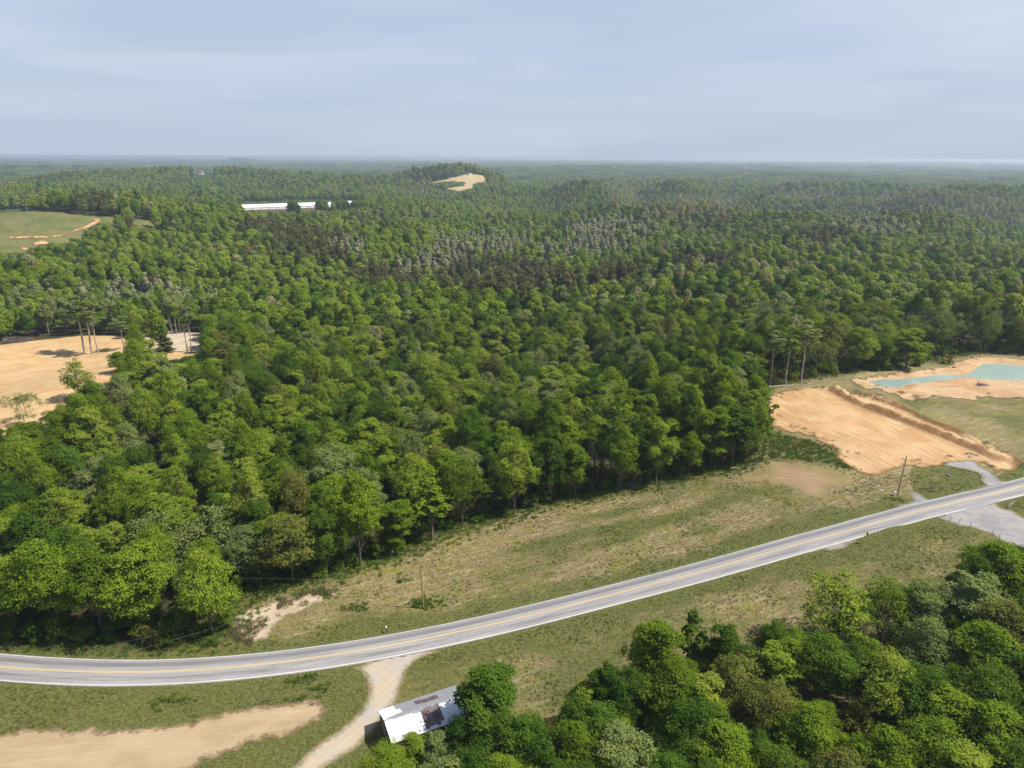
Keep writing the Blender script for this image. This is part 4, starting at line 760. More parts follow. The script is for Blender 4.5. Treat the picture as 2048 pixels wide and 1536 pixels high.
for (sp, reg, rown), lst in gg.items():
    lst.sort(key=lambda a: a[1])
    for q, (_, _, (x, y, z, H, r, s_, var)) in enumerate(lst):
        vs_ = KINDS[s_]; kd = vs_[(var if var is not None else RT_.randint(len(vs_))) % len(vs_)]
        lab = LOOK[s_] + ' ' + reg + ', ' + rown + ('' if len(lst) == 1 else ', ' + ORD[min(q, 19)] + ' from left')
        e = empty('tree' if s_ != 'pine' else 'pine_tree', (x, y, z - 0.1), lab, 'tree', 'trees of the woods and the grove', RT_.rand() * 6.28); e.scale = (r / kd[3], r / kd[3], H / kd[2])
        c = bpy.data.objects.new('crown', kd[0]); bpy.context.scene.collection.objects.link(c); c.parent = e
        t = bpy.data.objects.new('trunk', kd[1]); bpy.context.scene.collection.objects.link(t); t.parent = e

# ------------------------------------------------------------------ everything farther off: one woodland
def gn_instances(name, pts, pick, rotz, scl, coll, kind='stuff', tilt=None):
    n = len(pts); rot = np.zeros((n, 3)); rot[:, 2] = rotz
    if tilt is not None: rot[:, :2] = tilt
    me = bpy.data.meshes.new(name); me.vertices.add(n); me.vertices.foreach_set('co', np.asarray(pts, np.float32).ravel())
    for an, ty, dat in (('pick', 'INT', pick), ('rot', 'FLOAT_VECTOR', rot), ('scl', 'FLOAT_VECTOR', scl)):
        a = me.attributes.new(an, ty, 'POINT'); a.data.foreach_set('value' if ty == 'INT' else 'vector', np.asarray(dat, np.int32 if ty == 'INT' else np.float32).ravel())
    o = link(name, me); g = bpy.data.node_groups.new(name, 'GeometryNodeTree')
    g.interface.new_socket('Geometry', in_out='INPUT', socket_type='NodeSocketGeometry'); g.interface.new_socket('Geometry', in_out='OUTPUT', socket_type='NodeSocketGeometry')
    gi = N(g, 'NodeGroupInput'); go = N(g, 'NodeGroupOutput'); ip = N(g, 'GeometryNodeInstanceOnPoints'); ci = N(g, 'GeometryNodeCollectionInfo')
    ci.inputs['Collection'].default_value = coll; ci.inputs['Separate Children'].default_value = True; ci.inputs['Reset Children'].default_value = True; ip.inputs['Pick Instance'].default_value = True
    def na(nm, ty): q = N(g, 'GeometryNodeInputNamedAttribute', data_type=ty); q.inputs[0].default_value = nm; return q.outputs[0]
    K = g.links.new; K(gi.outputs[0], ip.inputs['Points']); K(ci.outputs[0], ip.inputs['Instance']); K(na('pick', 'INT'), ip.inputs['Instance Index'])
    e2r = N(g, 'FunctionNodeEulerToRotation'); K(na('rot', 'FLOAT_VECTOR'), e2r.inputs[0]); K(e2r.outputs[0], ip.inputs['Rotation']); K(na('scl', 'FLOAT_VECTOR'), ip.inputs['Scale']); K(ip.outputs[0], go.inputs[0])
    md = o.modifiers.new('scatter', 'NODES'); md.node_group = g; o['kind'] = kind; return o
PT, PK, RO, SC = [], [], [], []; Rw = np.random.RandomState(15)
rx, ry, rz, rh, rr_, rs, rl_ = (T[k][rest] for k in ('x', 'y', 's', 'h', 'r', 'sp', 'hero'))
lodn = {0: 'hi', 1: 'mid', 2: 'low'}
for i in range(len(rx)):
    cand = PIDX.get((lodn[int(rl_[i])], rs[i])) or PIDX[(lodn[int(rl_[i])], 'mid')]
    k_, H_, R__ = cand[Rw.randint(len(cand))]; PK.append(k_); SC.append((rr_[i] / R__, rr_[i] / R__, rh[i] / H_))
PT = [np.stack([rx, ry, rz - .2], -1)]; RO = [Rw.rand(len(rx)) * 6.28]
for (x, y, z, H, r, sp, var, inview, hid) in things:      # trees beside the frame
    if inview: continue
    cand = PIDX[('hi', sp)]; k_, H_, R__ = cand[(var or 0) % len(cand)]; PK.append(k_); SC.append((r / R__, r / R__, H / H_)); PT.append(np.array([[x, y, z]])); RO.append(np.array([1.0]))
for (ra, rb, sp_, sd_, s_) in ((3500, 8500, 62, 1, 1.0), (8500, 21000, 150, 2, 2.5)):
    x, y = scatter(ra, rb, sp_, 900 + sd_); z = hh(x, y); px_, py_, _ = project(x, y, z + 10)
    fieldn = fbm(x / 1400, y / 900, 3, 91); m = (fieldn < 0.30) | (Rw.rand(len(x)) < 0.2); x, y, z = x[m], y[m], z[m]
    cand = PIDX[('far', 'patch')]; PK += [cand[j][0] for j in Rw.randint(0, len(cand), len(x))]; PT.append(np.stack([x, y, z - 2], -1)); RO.append(Rw.rand(len(x)) * 6.28)
    SC += [(s_, s_, (1 + 0.3 * (s_ - 1)) * q) for q in Rw.uniform(0.85, 1.25, len(x))]
wd = gn_instances('woodland', np.vstack(PT), PK, np.concatenate(RO), SC, PROTO); tag(wd, 'broadleaf forest covering the hills to the horizon', 'woodland', kind='stuff')
print('TREES', len(rx), 'things', len(recs), 'hero', int(hv.sum()), 'points', sum(len(p) for p in PT))

# ------------------------------------------------------------------ grass, weeds, undergrowth
TUFTC = bpy.data.collections.new('grass_kinds')
def tuft(seed, n, hgt, sp, wdt):
    R = np.random.RandomState(seed); V = []; Fc = []
    for i in range(n):
        a = R.rand() * 6.28; b = np.r_[R.normal(size=2) * sp, 0]; d = np.array([math.cos(a), math.sin(a), 0]); l = R.normal(size=2) * 0.35; hg = hgt * R.uniform(.5, 1.2); t = b + np.r_[l * hg, hg]
        k = len(V); V += [b - d * wdt, b + d * wdt, t + d * wdt * .5, t - d * wdt * .5]; Fc.append((k, k + 1, k + 2, k + 3))
    return np.array(V), np.array(Fc)
TM = [m_tuft('grass_dry', 0.0), m_tuft('grass_lush', 0.35), m_tuft('weeds', 0, (0.075, 0.13, 0.022), (0.13, 0.19, 0.035)), m_tuft('brush', 0, (0.17, 0.14, 0.09), (0.10, 0.10, 0.05))]
for j, (n, hg, sp, wd_, mt) in enumerate([(16, 0.26, .22, .045, 0), (16, 0.34, .25, .05, 0), (18, 0.40, .28, .05, 1), (22, 0.8, .40, .10, 2), (26, 1.1, .55, .12, 2), (22, 0.8, .45, .05, 3)]):
    v, f = tuft(500 + j, n, hg, sp, wd_); TUFTC.objects.link(bpy.data.objects.new('tuft_kind_%02d' % j, mesh_np('tuft', v, f, [TM[mt]])))
Rg = np.random.RandomState(3)
def open_ground(n, poly_px, minsd=0.25):
    P = np.asarray(world(poly_px)); lo, hi = P.min(0), P.max(0); q = Rg.rand(n, 2) * (hi - lo) + lo; q = q[inpoly(q[:, 0], q[:, 1], P)]
    m = sdist(q[:, 0], q[:, 1], road_c[::4], closed=False) > ROADW + 0.95
    for nm, PP in patches.items():
        if nm != 'pale': m &= near_sdist(q[:, 0], q[:, 1], PP) > minsd
        else: m &= near_sdist(q[:, 0], q[:, 1], PP) > -0.3
    return q[m]
allm = [(-60, 1300), (330, 1306), (450, 1270), (510, 1190), (720, 1134), (925, 1056), (1030, 1030), (1200, 990), (1390, 948), (1520, 925), (1530, 860), (1700, 900), (1750, 955), (1900, 935), (2060, 950), (2120, 1060), (2120, 1200), (1500, 1560), (-60, 1560)]
q = open_ground(90000, allm); lv = fbm(q[:, 0] / 6, q[:, 1] / 6, 3, 33); pk = np.where(lv > 0.12, 2, np.where(Rg.rand(len(q)) < .5, 0, 1))
SCG = np.repeat(Rg.uniform(.22, .6, (len(q), 1)), 3, 1)
g1 = gn_instances('grass', np.c_[q, hh(q[:, 0], q[:, 1])], pk, Rg.rand(len(q)) * 6.28, SCG, TUFTC); tag(g1, 'short dry and green grass tufts over the meadow', 'grass', kind='stuff')
# rank weeds hugging the wood's edge, the site's rim and the pond bank
W = []
edge_line = resample(world(forest_px[2:34]), 0.5)
for off, n in ((1.0, 2), (2.6, 2), (4.5, 1), (-1.5, 2)):
    tgt = unit(np.gradient(edge_line, axis=0)); nn = np.stack([tgt[:, 1], -tgt[:, 0]], -1)
    for _ in range(n): W.append(edge_line + nn * off + Rg.normal(size=edge_line.shape) * 1.2)
greens = open_ground(5000, [(1540, 868), (1610, 880), (1660, 905), (1700, 935), (1640, 925), (1540, 915)]); W.append(greens[:650])
spots = at(*np.array([(648, 1190), (655, 1188), (710, 1215), (712, 1217), (835, 1205), (850, 1203), (860, 1200), (845, 1208), (870, 1210), (1690, 935), (1700, 936), (1620, 885), (1655, 895), (805, 1160), (1790, 1000), (640, 1375), (320, 1405), (365, 1402), (590, 1362), (620, 1358), (600, 1400)]).T)[:, :2]
for s_ in spots: W.append(s_ + Rg.normal(size=(22, 2)) * [1.3, 0.9])
W = np.vstack(W); m = (sdist(W[:, 0], W[:, 1], road_c[::4], closed=False) > 4.4)
for PP in (site_w, berm_w, low_w): m &= near_sdist(W[:, 0], W[:, 1], PP) > -0.6
W = W[m]; pk = np.where(Rg.rand(len(W)) < .45, 3, np.where(Rg.rand(len(W)) < .5, 4, 2)); wpx, wpy, _ = project(W[:, 0], W[:, 1], hh(W[:, 0], W[:, 1])); pk[(wpx > 1580) & (wpy < 800) & (Rg.rand(len(W)) < .7)] = 5
g2 = gn_instances('weeds', np.c_[W, hh(W[:, 0], W[:, 1])], pk, Rg.rand(len(W)) * 6.28, np.repeat(Rg.uniform(.25, .6, (len(W), 1)), 3, 1), TUFTC); tag(g2, 'tall green weeds along the foot of the wood', 'weeds', kind='stuff')
# sparse flecks of weed on the clay
q = []
for P in (site_w, berm_w, pale_w):
    lo, hi = P.min(0), P.max(0); a = Rg.rand(2500, 2) * (hi - lo) + lo; s_ = sdist(a[:, 0], a[:, 1], P); a = a[(s_ < 0) & (s_ > -5) & (fbm(a[:, 0] / 4, a[:, 1] / 4, 2, 44) > 0.15)]; q.append(a)
q = np.vstack(q); m = sdist(q[:, 0], q[:, 1], pA) > 0.6; q = q[m]
g3 = gn_instances('scrub', np.c_[q, hh(q[:, 0], q[:, 1]) + .05], np.where(Rg.rand(len(q)) < .5, 5, 2), Rg.rand(len(q)) * 6.28, np.repeat(Rg.uniform(.4, .9, (len(q), 1)), 3, 1), TUFTC); tag(g3, 'sparse dry scrub dotted over the bare clay rims', 'scrub', kind='stuff')
# undergrowth: bushes under and before the first trees
el = resample(world(forest_px[2:34]), 2.1); tgt = unit(np.gradient(el, axis=0)); nn = np.stack([-tgt[:, 1], tgt[:, 0]], -1); U = []
for off, pr in ((0.6, .55), (3.5, .85), (8, .85), (14, .6)): a = el + nn * off + Rg.normal(size=el.shape) * 0.9; U.append(a[Rg.rand(len(a)) < pr])
a = np.stack([Rg.uniform(-200, 260, 2600), Rg.uniform(110, 330, 2600)], -1); U.append(a[inpoly(a[:, 0], a[:, 1], forest_w)])
for pp in [(1650, 745), (1680, 742), (1700, 741), (1740, 742), (1770, 738), (1790, 736), (1840, 732), (1880, 725)]: U.append(at(np.array([pp[0]]), np.array([pp[1]]))[:, :2] + Rg.normal(size=(4, 2)) * 2)
U = np.vstack(U); m = (near_sdist(U[:, 0], U[:, 1], clearL_w) > 1) & (near_sdist(U[:, 0], U[:, 1], site_w) > .5) & (near_sdist(U[:, 0], U[:, 1], berm_w) > 1) & (sdist(U[:, 0], U[:, 1], road_c[::4], closed=False) > 6.5); U = U[m]
cand = PIDX[('hi', 'bush')]; pk = [cand[j][0] for j in Rg.randint(0, 3, len(U))]; s1 = Rg.uniform(.35, .95, len(U))
g4 = gn_instances('undergrowth', np.c_[U, hh(U[:, 0], U[:, 1]) - .2], pk, Rg.rand(len(U)) * 6.28, np.stack([s1, s1, s1 * Rg.uniform(.7, 1.3, len(U))], -1), PROTO); tag(g4, 'leafy undergrowth at the foot of the wood', 'undergrowth', kind='stuff')

# ------------------------------------------------------------------ barn
def P3(px, py, dz=0.0): a = at(np.array([px]), np.array([py]), hf=hh)[0]; return Vector((a[0], a[1], a[2] + dz))
def build_barn():
    zb = float(hh(-16.0, 92.0)); EA, RI = 3.3, 4.5
    a = at(np.array([758.0]), np.array([1421.6]), z=zb + EA)[0]; b = at(np.array([782.0]), np.array([1489.0]), z=zb + EA)[0]; c = at(np.array([890.0]), np.array([1378.0]), z=zb + EA)[0]
    dl = Vector((c[0] - a[0], c[1] - a[1], 0)); ang = math.atan2(dl.y, dl.x); Lb = dl.length + 2.0; Wb = (Vector(b) - Vector(a)).length
    e = empty('barn', ((a[0] + b[0]) / 2, (a[1] + b[1]) / 2, zb), 'small weathered wooden barn with patched white, grey and rusty metal roof', 'barn', None, ang)
    hw = Wb / 2 - 0.35
    def lo(bm): return bm
    R = np.random.RandomState(2)
    # plank walls: local x along the ridge, y across (+y is the far eave)
    def wall(name, p0, p1, top0, top1, label=None):
        bm = bmesh.new(); p0 = Vector(p0); p1 = Vector(p1); n = int((p1 - p0).length / 0.24); d = (p1 - p0) / n; nv = Vector((-d.y, d.x, 0)).normalized()
        for i in range(n):
            f = (i + .5) / n; h = (top0 + (top1 - top0) * f); j = R.uniform(-.012, .012); cc = p0 + d * (i + .5) + nv * j; box(bm, (cc.x, cc.y, h / 2), (d.length * .93, 0.035, h), math.atan2(d.y, d.x))
        o = bmobj(name, bm, M['wood'], e)
        if label: o['label'] = label
        return o
    wall('wall', (0.3, -hw, 0), (0.3, 0, 0), EA - .1, RI - .12); wall('wall', (0.3, 0.05, 0), (0.3, hw, 0), RI - .12, EA - .1)
    wall('wall', (Lb - .3, -hw, 0), (Lb - .3, hw, 0), EA - .1, EA - .1); wall('wall', (0.3, hw, 0), (Lb - .3, hw, 0), EA - .1, EA - .1); wall('wall', (0.3, -hw, 0), (Lb - .3, -hw, 0), EA - .1, EA - .1)
    bm = bmesh.new(); box(bm, (0.24, -0.6, 1.1), (0.05, 1.9, 2.2)); bmobj('door', bm, M['black'], e)
    for yy in (-hw, 0, hw):
        bm = bmesh.new(); box(bm, (0.22, yy, (RI if yy == 0 else EA) / 2 - .1), (0.14, 0.14, (RI if yy == 0 else EA) - .2)); bmobj('corner_post', bm, M['wood'], e)
    m, t, Lk, out = mat_new('roof_metal'); ca = N(t, 'ShaderNodeAttribute', attribute_name='tint'); p = N(t, 'ShaderNodeTexCoord').outputs['Object']
    n1 = noisen(t, p, 1.2, 4, .6, 0, (1, .4, 1)); col = mixc(t, mathn(t, 'MULTIPLY', step(t, n1, .35, .65), .55), ca.outputs['Color'], mixc(t, .4, ca.outputs['Color'], (.35, .34, .34)))
    wv = N(t, 'ShaderNodeTexWave', wave_type='BANDS', bands_direction='X'); wv.inputs['Scale'].default_value = 4.0; Lk(p, wv.inputs[0])
    finish(t, Lk, out, col, 0.45, wv.outputs['Fac'], .35, .03, .4, 0.0)
    ncol, nv_ = int(Lb / 0.62), 14; WHT, GRY, RST, DRK = (.70, .71, .73), (.23, .235, .26), (.075, .045, .042), (.10, .085, .085)
    for sgn, lab in ((1, 'far slope, dull grey sheets with one white corner and a rusty panel'), (-1, 'near slope, bright white sheets with a broad rusty panel')):
        V, Fc, C = [], [], []; wdd = Lb / ncol
        sh = R.uniform(-1, 1, ncol); sh2 = R.uniform(-1, 1, ncol)
        for i in range(ncol):
            u = (i + .5) / ncol * (Lb / 13.4)
            for j in range(nv_):
                f0, f1 = j / nv_, (j + 1) / nv_; v = (j + .5) / nv_     # 0 at ridge, 1 at eave
                vj = v + sh[i] * .05
                if sgn > 0:
                    c = GRY
                    if u < .12 + .10 * (1 - v) * 0.3 + (.05 if v > .55 else .10) * (1 if v > .2 else 0) and vj > .16: c = WHT
                    if u < .06: c = WHT
                    if u > .44 and u < .74 and vj > .36 and vj < .74: c = RST
                else:
                    c = WHT if u > 0.0 else GRY
                    if vj < .10 and u > .08 and u < .8: c = GRY
                    if u > .44 and u < .66 and vj < .88 and vj > .04: c = RST
                    if v > .80 and R.rand() < .2: c = (.62, .63, .65)
                z0, z1 = RI + .08 - (RI - EA) * f0, RI + .08 - (RI - EA) * f1; k_ = len(V); x0, x1 = i * wdd, (i + 1) * wdd - .006; y0, y1 = sgn * Wb / 2 * f0, sgn * Wb / 2 * f1; zo = .012 * (i % 2)
                V += [(x0, y0, z0 + zo), (x1, y0, z0 + zo), (x1, y1, z1 + zo), (x0, y1, z1 + zo)]; Fc.append((k_, k_ + 1, k_ + 2, k_ + 3) if sgn < 0 else (k_ + 3, k_ + 2, k_ + 1, k_)); C += [c + (1,)] * 4
        # underside gives the sheets thickness
        n0 = len(V); V += [(x, y, z - .06) for x, y, z in V]; Fc += [tuple(n0 + q_ for q_ in reversed(f_)) for f_ in Fc[:]]; C += C[:]
        me = mesh_np('roof', V, Fc, [m]); ca_ = me.attributes.new('tint', 'FLOAT_COLOR', 'POINT'); ca_.data.foreach_set('color', np.array(C, np.float32).ravel())
        o = link('roof', me, e); o['label'] = lab
    bm = bmesh.new(); box(bm, (Lb / 2, 0, RI + .09), (Lb + .04, .22, .03)); bmobj('ridge_cap', bm, M['steel'], e)
    for sgn in (1, -1):
        bm = bmesh.new(); aa = math.atan2(RI - EA, Wb / 2); box(bm, (0.0, sgn * Wb / 4, (RI + EA) / 2 + .0), (.05, Wb / 2 / math.cos(aa), .16), R=Matrix.Rotation(-sgn * aa, 3, 'X')); bmobj('rake_board', bm, M['white'], e)
build_barn()

# ------------------------------------------------------------------ poles, wires, small things by the road
def pole(base, H, lean, label, dims=0.16):
    e = empty('utility_pole', base, label, 'utility pole', 'utility poles by the road')
    top = Vector((lean[0], lean[1], H))
    bm = bmesh.new(); n = 6
    for i in range(n): tube(bm, top * (i / n) + Vector((0, 0, -.4 if i == 0 else 0)), top * ((i + 1) / n), dims - .045 * i / n, dims - .045 * (i + 1) / n, 10)
    bmobj('post', bm, M['pole'] if dims < .165 else M['greybark'], e)
    bm = bmesh.new(); tube(bm, top, top + Vector((0, 0, .12)), .05, .05); tube(bm, top + Vector((0, 0, .12)), top + Vector((0, 0, .34)), .09, .06); bmobj('insulator', bm, M['porcelain'], e)
    bm = bmesh.new(); box(bm, tuple(top * .75 + Vector((-.2, 0, 0))), (.22, .1, .12)); tube(bm, top * .75 + Vector((-.1, 0, 0)), top * .75 + Vector((-.42, 0, 0)), .03, .03); bmobj('bracket', bm, M['steel'], e)
    bm = bmesh.new(); tube(bm, (dims, 0, 0), (dims, 0, 2.4), .03, .03, 6); bmobj('conduit', bm, M['steel'], e)
    return e, Vector(base) + top
b1 = P3(847, 1217); _, tp1 = pole(b1, 10.2, (-.35, .1), 'brown leaning wooden utility pole in the dry meadow beside its yellow guy marker')
b2 = P3(1795, 990); _, tp2 = pole(b2, 10.6, (.65, .3), 'grey-brown tilted utility pole by the short gravel spur', .17)
e = empty('guy_wire', P3(879, 1221), 'thin guy wire with yellow sleeve right of the brown utility pole', 'guy wire')
gb = Vector(e.location); bm = bmesh.new(); d = (P3(866, 1203) - gb); tube(bm, (0, 0, 0), (d.x * 1.0 - .1, .2, 2.1), .045, .045, 6); bmobj('sleeve', bm, M['yellow'], e)
bm = bmesh.new(); tube(bm, (-.1 + d.x, .2, 2.1), tuple((tp1 - gb) * .93), .008, .008, 4); bmobj('cable', bm, M['wire'], e)
def wire(a, b, sag, label, r=.009):
    a = Vector(a); b = Vector(b); V = [a.lerp(b, i / 24) - Vector((0, 0, sag * 4 * (i / 24) * (1 - i / 24))) for i in range(25)]; bm = bmesh.new()
    for i in range(24): tube(bm, V[i], V[i + 1], r, r, 4)
    o = bmobj('power_line', bm, M['wire']); return tag(o, label, 'power line', 'overhead lines near the road')
mid1 = Vector(b1) + Vector((-.2, 0, 7.6)); wire(mid1, P3(470, 1200) + Vector((0, 0, 5.5)), .5, 'thin wire from the brown utility pole into the wood')
wire(P3(455, 1262) + Vector((0, 0, 3.5)), P3(-120, 1440) + Vector((0, 0, 7)), .6, 'thin wire slanting over the road bend, upper of the two'); wire(P3(470, 1270) + Vector((0, 0, 3.0)), P3(-140, 1475) + Vector((0, 0, 6.5)), .6, 'thin wire slanting over the road bend, lower of the two')
# mailbox
p = P3(773, 1265); e = empty('mailbox', p, 'white mailbox on a black post beside the road', 'mailbox', None, .25)
bm = bmesh.new(); box(bm, (0, 0, .5), (.14, .14, 1.0)); box(bm, (0, -.05, .98), (.18, .42, .06)); bmobj('post', bm, M['black'], e, .01)
bm = bmesh.new(); box(bm, (0, 0, 1.14), (.24, .52, .26)); bmesh.ops.create_cone(bm, cap_ends=True, segments=14, radius1=.12, radius2=.12, depth=.52, matrix=Matrix.Translation((0, 0, 1.27)) @ Matrix.Rotation(math.pi / 2, 4, 'X')); bmobj('box', bm, M['white'], e)
bm = bmesh.new(); box(bm, (0, -.27, 1.16), (.22, .02, .24)); bmobj('door', bm, M['steel'], e); bm = bmesh.new(); box(bm, (.135, .05, 1.28), (.015, .04, .22)); box(bm, (.135, .09, 1.37), (.015, .12, .07)); bmobj('flag', bm, M['signy'], e)
# warning sign: diamond facing traffic that comes from the left
p = P3(1732.5, 1086.5); e = empty('warning_sign', p, 'orange-yellow diamond warning sign with black curved arrow at the road edge', 'road sign', None, math.radians(22 - 90) - math.radians(8))
bm = bmesh.new(); box(bm, (0, .03, 1.15), (.07, .05, 2.5)); bmobj('post', bm, M['steel'], e)
bm = bmesh.new(); Rq = Matrix.Rotation(math.pi / 4, 3, 'Y'); box(bm, (0, -.01, 2.25), (.92, .012, .92), R=Rq); bmobj('panel', bm, M['signy'], e)
bm = bmesh.new(); box(bm, (.10, -.022, 2.05), (.11, .008, .42)); box(bm, (.02, -.022, 2.34), (.11, .008, .32), R=Matrix.Rotation(-.7, 3, 'Y')); bmesh.ops.create_cone(bm, cap_ends=True, segments=3, radius1=.19, radius2=.19, depth=.008, matrix=Matrix.Translation((-.12, -.022, 2.50)) @ Matrix.Rotation(math.pi / 2, 4, 'X')); o = bmobj('arrow', bm, M['black'], e)
bm = bmesh.new(); box(bm, (0, -.018, 2.25), (.86, .004, .86), R=Rq); bm.free()
# white meter box and pipe at the second pole
p = P3(1789, 991); e = empty('meter_box', p, 'small white utility box at the foot of the tilted pole', 'utility box'); bm = bmesh.new(); box(bm, (0, 0, .55), (.45, .4, .9)); bmobj('housing', bm, M['white'], e, .03); bm = bmesh.new(); box(bm, (0, 0, .05), (.6, .5, .1)); bmobj('plinth', bm, M['steel'], e)
bm = bmesh.new(); box(bm, (0, 0, 1.03), (.5, .46, .05)); bmobj('lid', bm, M['white'], e)
p = P3(1764, 982, .12); bm = bmesh.new(); tube(bm, (-.55, .3, 0), (.55, -.3, .02), .11, .11, 12); o = bmobj('plastic_pipe', bm, M['white']); o.location = p; tag(o, 'short white pipe lying in the grass left of the tilted pole', 'pipe')
def lumpy(name, p, s, mat, label, cat, seed, nlump=7):
    bm = bmesh.new(); R = random.Random(seed)
    for i in range(nlump):
        M_ = Matrix.Translation(((R.random() - .5) * s[0], (R.random() - .5) * s[1], s[2] * (.2 + .4 * R.random()))) @ Matrix.Rotation(R.random() * 3, 4, 'Z') @ Matrix.Diagonal((s[0] * R.uniform(.25, .45), s[1] * R.uniform(.25, .45), s[2] * R.uniform(.3, .6), 1)); bmesh.ops.create_icosphere(bm, subdivisions=2, radius=1, matrix=M_)
    for v in bm.verts: v.co += Vector((R.uniform(-1, 1), R.uniform(-1, 1), R.uniform(-1, 1))) * .10 * s[2]
    o = bmobj(name, bm, mat); o.location = p; return tag(o, label, cat)
lumpy('tarp', P3(1897, 952), (1.0, .8, .4), M['blue'], 'crumpled blue tarp in the green strip between the gravel spurs', 'tarp', 3)
# log piles and fallen trunks
def logs(name, p, n, L_, r, spread, label, mat, rz=0.0, single=False, cat='log pile'):
    e = empty(name, p, label, cat, None, rz); R = random.Random(n)
    if n > 1:
        bm = bmesh.new()
        for i in range(n):
            a = Vector((R.uniform(-spread[0], spread[0]), R.uniform(-spread[1], spread[1]), R.uniform(.1, spread[2]) * (1 - .0))); dd = Vector((R.uniform(-1, 1), R.uniform(-.5, .5), R.uniform(-.12, .2))).normalized() * L_ * R.uniform(.4, 1); tube(bm, a - dd / 2, a + dd / 2, r * R.uniform(.4, 1), r * .4, 6)
        bmobj('logs', bm, mat, e)
        bm = bmesh.new()
        for i in range(n * 2):
            a = Vector((R.uniform(-spread[0], spread[0]), R.uniform(-spread[1], spread[1]), R.uniform(.1, spread[2]))); dd = Vector((R.uniform(-1, 1), R.uniform(-1, 1), R.uniform(-.3, .9))).normalized() * L_ * .35; tube(bm, a, a + dd, r * .2, r * .08, 4)
        bmobj('branches', bm, mat, e)
    else:
        bm = bmesh.new(); tube(bm, (-L_ / 2, 0, r), (L_ / 2, 0, r), r, r * .5, 8)
        for i in range(4): x = L_ * (.1 + .1 * i); tube(bm, (x, 0, r), (x + .9, R.uniform(-.9, .9), r + R.uniform(0, .7)), r * .3, r * .1, 5)
        bmobj('stem', bm, mat, e); bm = bmesh.new()
        for i in range(9): a = i / 9 * 6.28; tube(bm, (-L_ / 2, 0, r), (-L_ / 2 - .5, math.cos(a) * .8, r + math.sin(a) * .8), r * .4, r * .12, 5)
        bmobj('root_plate', bm, mat, e)
    return e
logs('brush_pile', P3(22, 684), 90, 6, .25, (11, 4, 2.2), 'grey pile of felled logs and branches at the top of the left clearing', M['logs'])
logs('brush_pile', P3(1963, 771), 26, 2.4, .14, (1.7, 1.0, .7), 'small dark heap of sticks on the clay beside the ponds', M['black'] if False else M['logs'])
logs('fallen_log', P3(1565, 773), 1, 11, .28, None, 'long pale fallen trunk lying behind the dirt pad', M['palebark'], .25, cat='log'); logs('fallen_log', P3(1477, 936), 1, 4.5, .16, None, 'short pale fallen trunk at the corner of the dry meadow', M['palebark'], .1, cat='log')
logs('brush_pile', P3(1260, 972), 22, 4, .10, (3, 1.2, .9), 'loose brush heap against the wood behind the dry meadow', M['logs'])
# posts
def post(px, py, H, label, grp, mat='wood', r=.06, cap=True):
    p = P3(px, py); e = empty('fence_post', p, label, 'fence post', grp); bm = bmesh.new(); tube(bm, (0, 0, -.3), (random.Random(int(px)).uniform(-.06, .06), .02, H), r, r * .85, 7); bmobj('stake', bm, M[mat], e)
    bm = bmesh.new(); tube(bm, (0, 0, H * .78), (0, 0, H * .84), r * 1.25, r * 1.25, 7); bmobj('wire_clip', bm, M['steel'], e)
gp = 'fence posts along the gravel road'
post(1900.5, 1041.5, 1.3, 'fence post nearest the road along the gravel road', gp); post(1919, 1046, 1.3, 'second fence post from the road along the gravel road', gp); post(1940, 1054.5, 1.4, 'third fence post from the road along the gravel road', gp); post(1984, 1071, 1.4, 'fourth fence post from the road along the gravel road', gp); post(1998, 1078, 1.5, 'fence post at the treetops by the gravel road, farthest from the road', gp)
post(2023, 766, 1.2, 'left of two short posts on the clay below the big pond', 'posts by the big pond'); post(2036, 764, 1.2, 'right of two short posts on the clay below the big pond', 'posts by the big pond')
post(1838, 826, 1.7, 'wooden stake on the grassy bank above the dirt pad', 'stakes above the dirt pad', 'pole'); post(1785, 806, 1.1, 'small stake at the upper end of the cut bank', 'stakes above the dirt pad')
# roadside culvert marker / gate at far right
p = P3(2016, 1018); e = empty('gate', p, 'grey metal gate post with long bar at the right junction', 'gate', None, .5); bm = bmesh.new(); tube(bm, (0, 0, -.2), (0, 0, 1.4), .09, .09, 8); bmobj('post', bm, M['steel'], e); bm = bmesh.new(); tube(bm, (0, 0, 1.1), (3.6, .6, 1.0), .05, .05, 8); tube(bm, (0, 0, .6), (3.6, .6, .6), .04, .04, 8); bmobj('bar', bm, M['steel'], e)
# pale poles on the far pasture
for i, (px, by, ty) in enumerate([(60.5, 448, 408), (27, 417, 400), (70, 477, 466), (55, 496, 476)]):
    p = P3(px, by); d = rays(np.array([px - 3]), np.array([ty]))[0]; t_ = math.hypot(p[0], p[1]) / math.hypot(d[0], d[1]); H = max(3, CH + d[2] * t_ - p[2])
    e = empty('utility_pole', p, ['tall pale pole in the middle of the far green pasture', 'pale pole behind the crest of the far green pasture', 'short pale pole beside the dirt track on the far pasture', 'short pale pole below the dirt track on the far pasture'][i], 'pole', 'pale poles on the far pasture')
    bm = bmesh.new(); tube(bm, (0, 0, 0), (-.6, 0, H), .26, .2, 6); bmobj('post', bm, M['steel'], e); bm = bmesh.new(); box(bm, (-.55, 0, H * .96), (2.2, .15, .15)); bmobj('crossarm', bm, M['steel'], e)

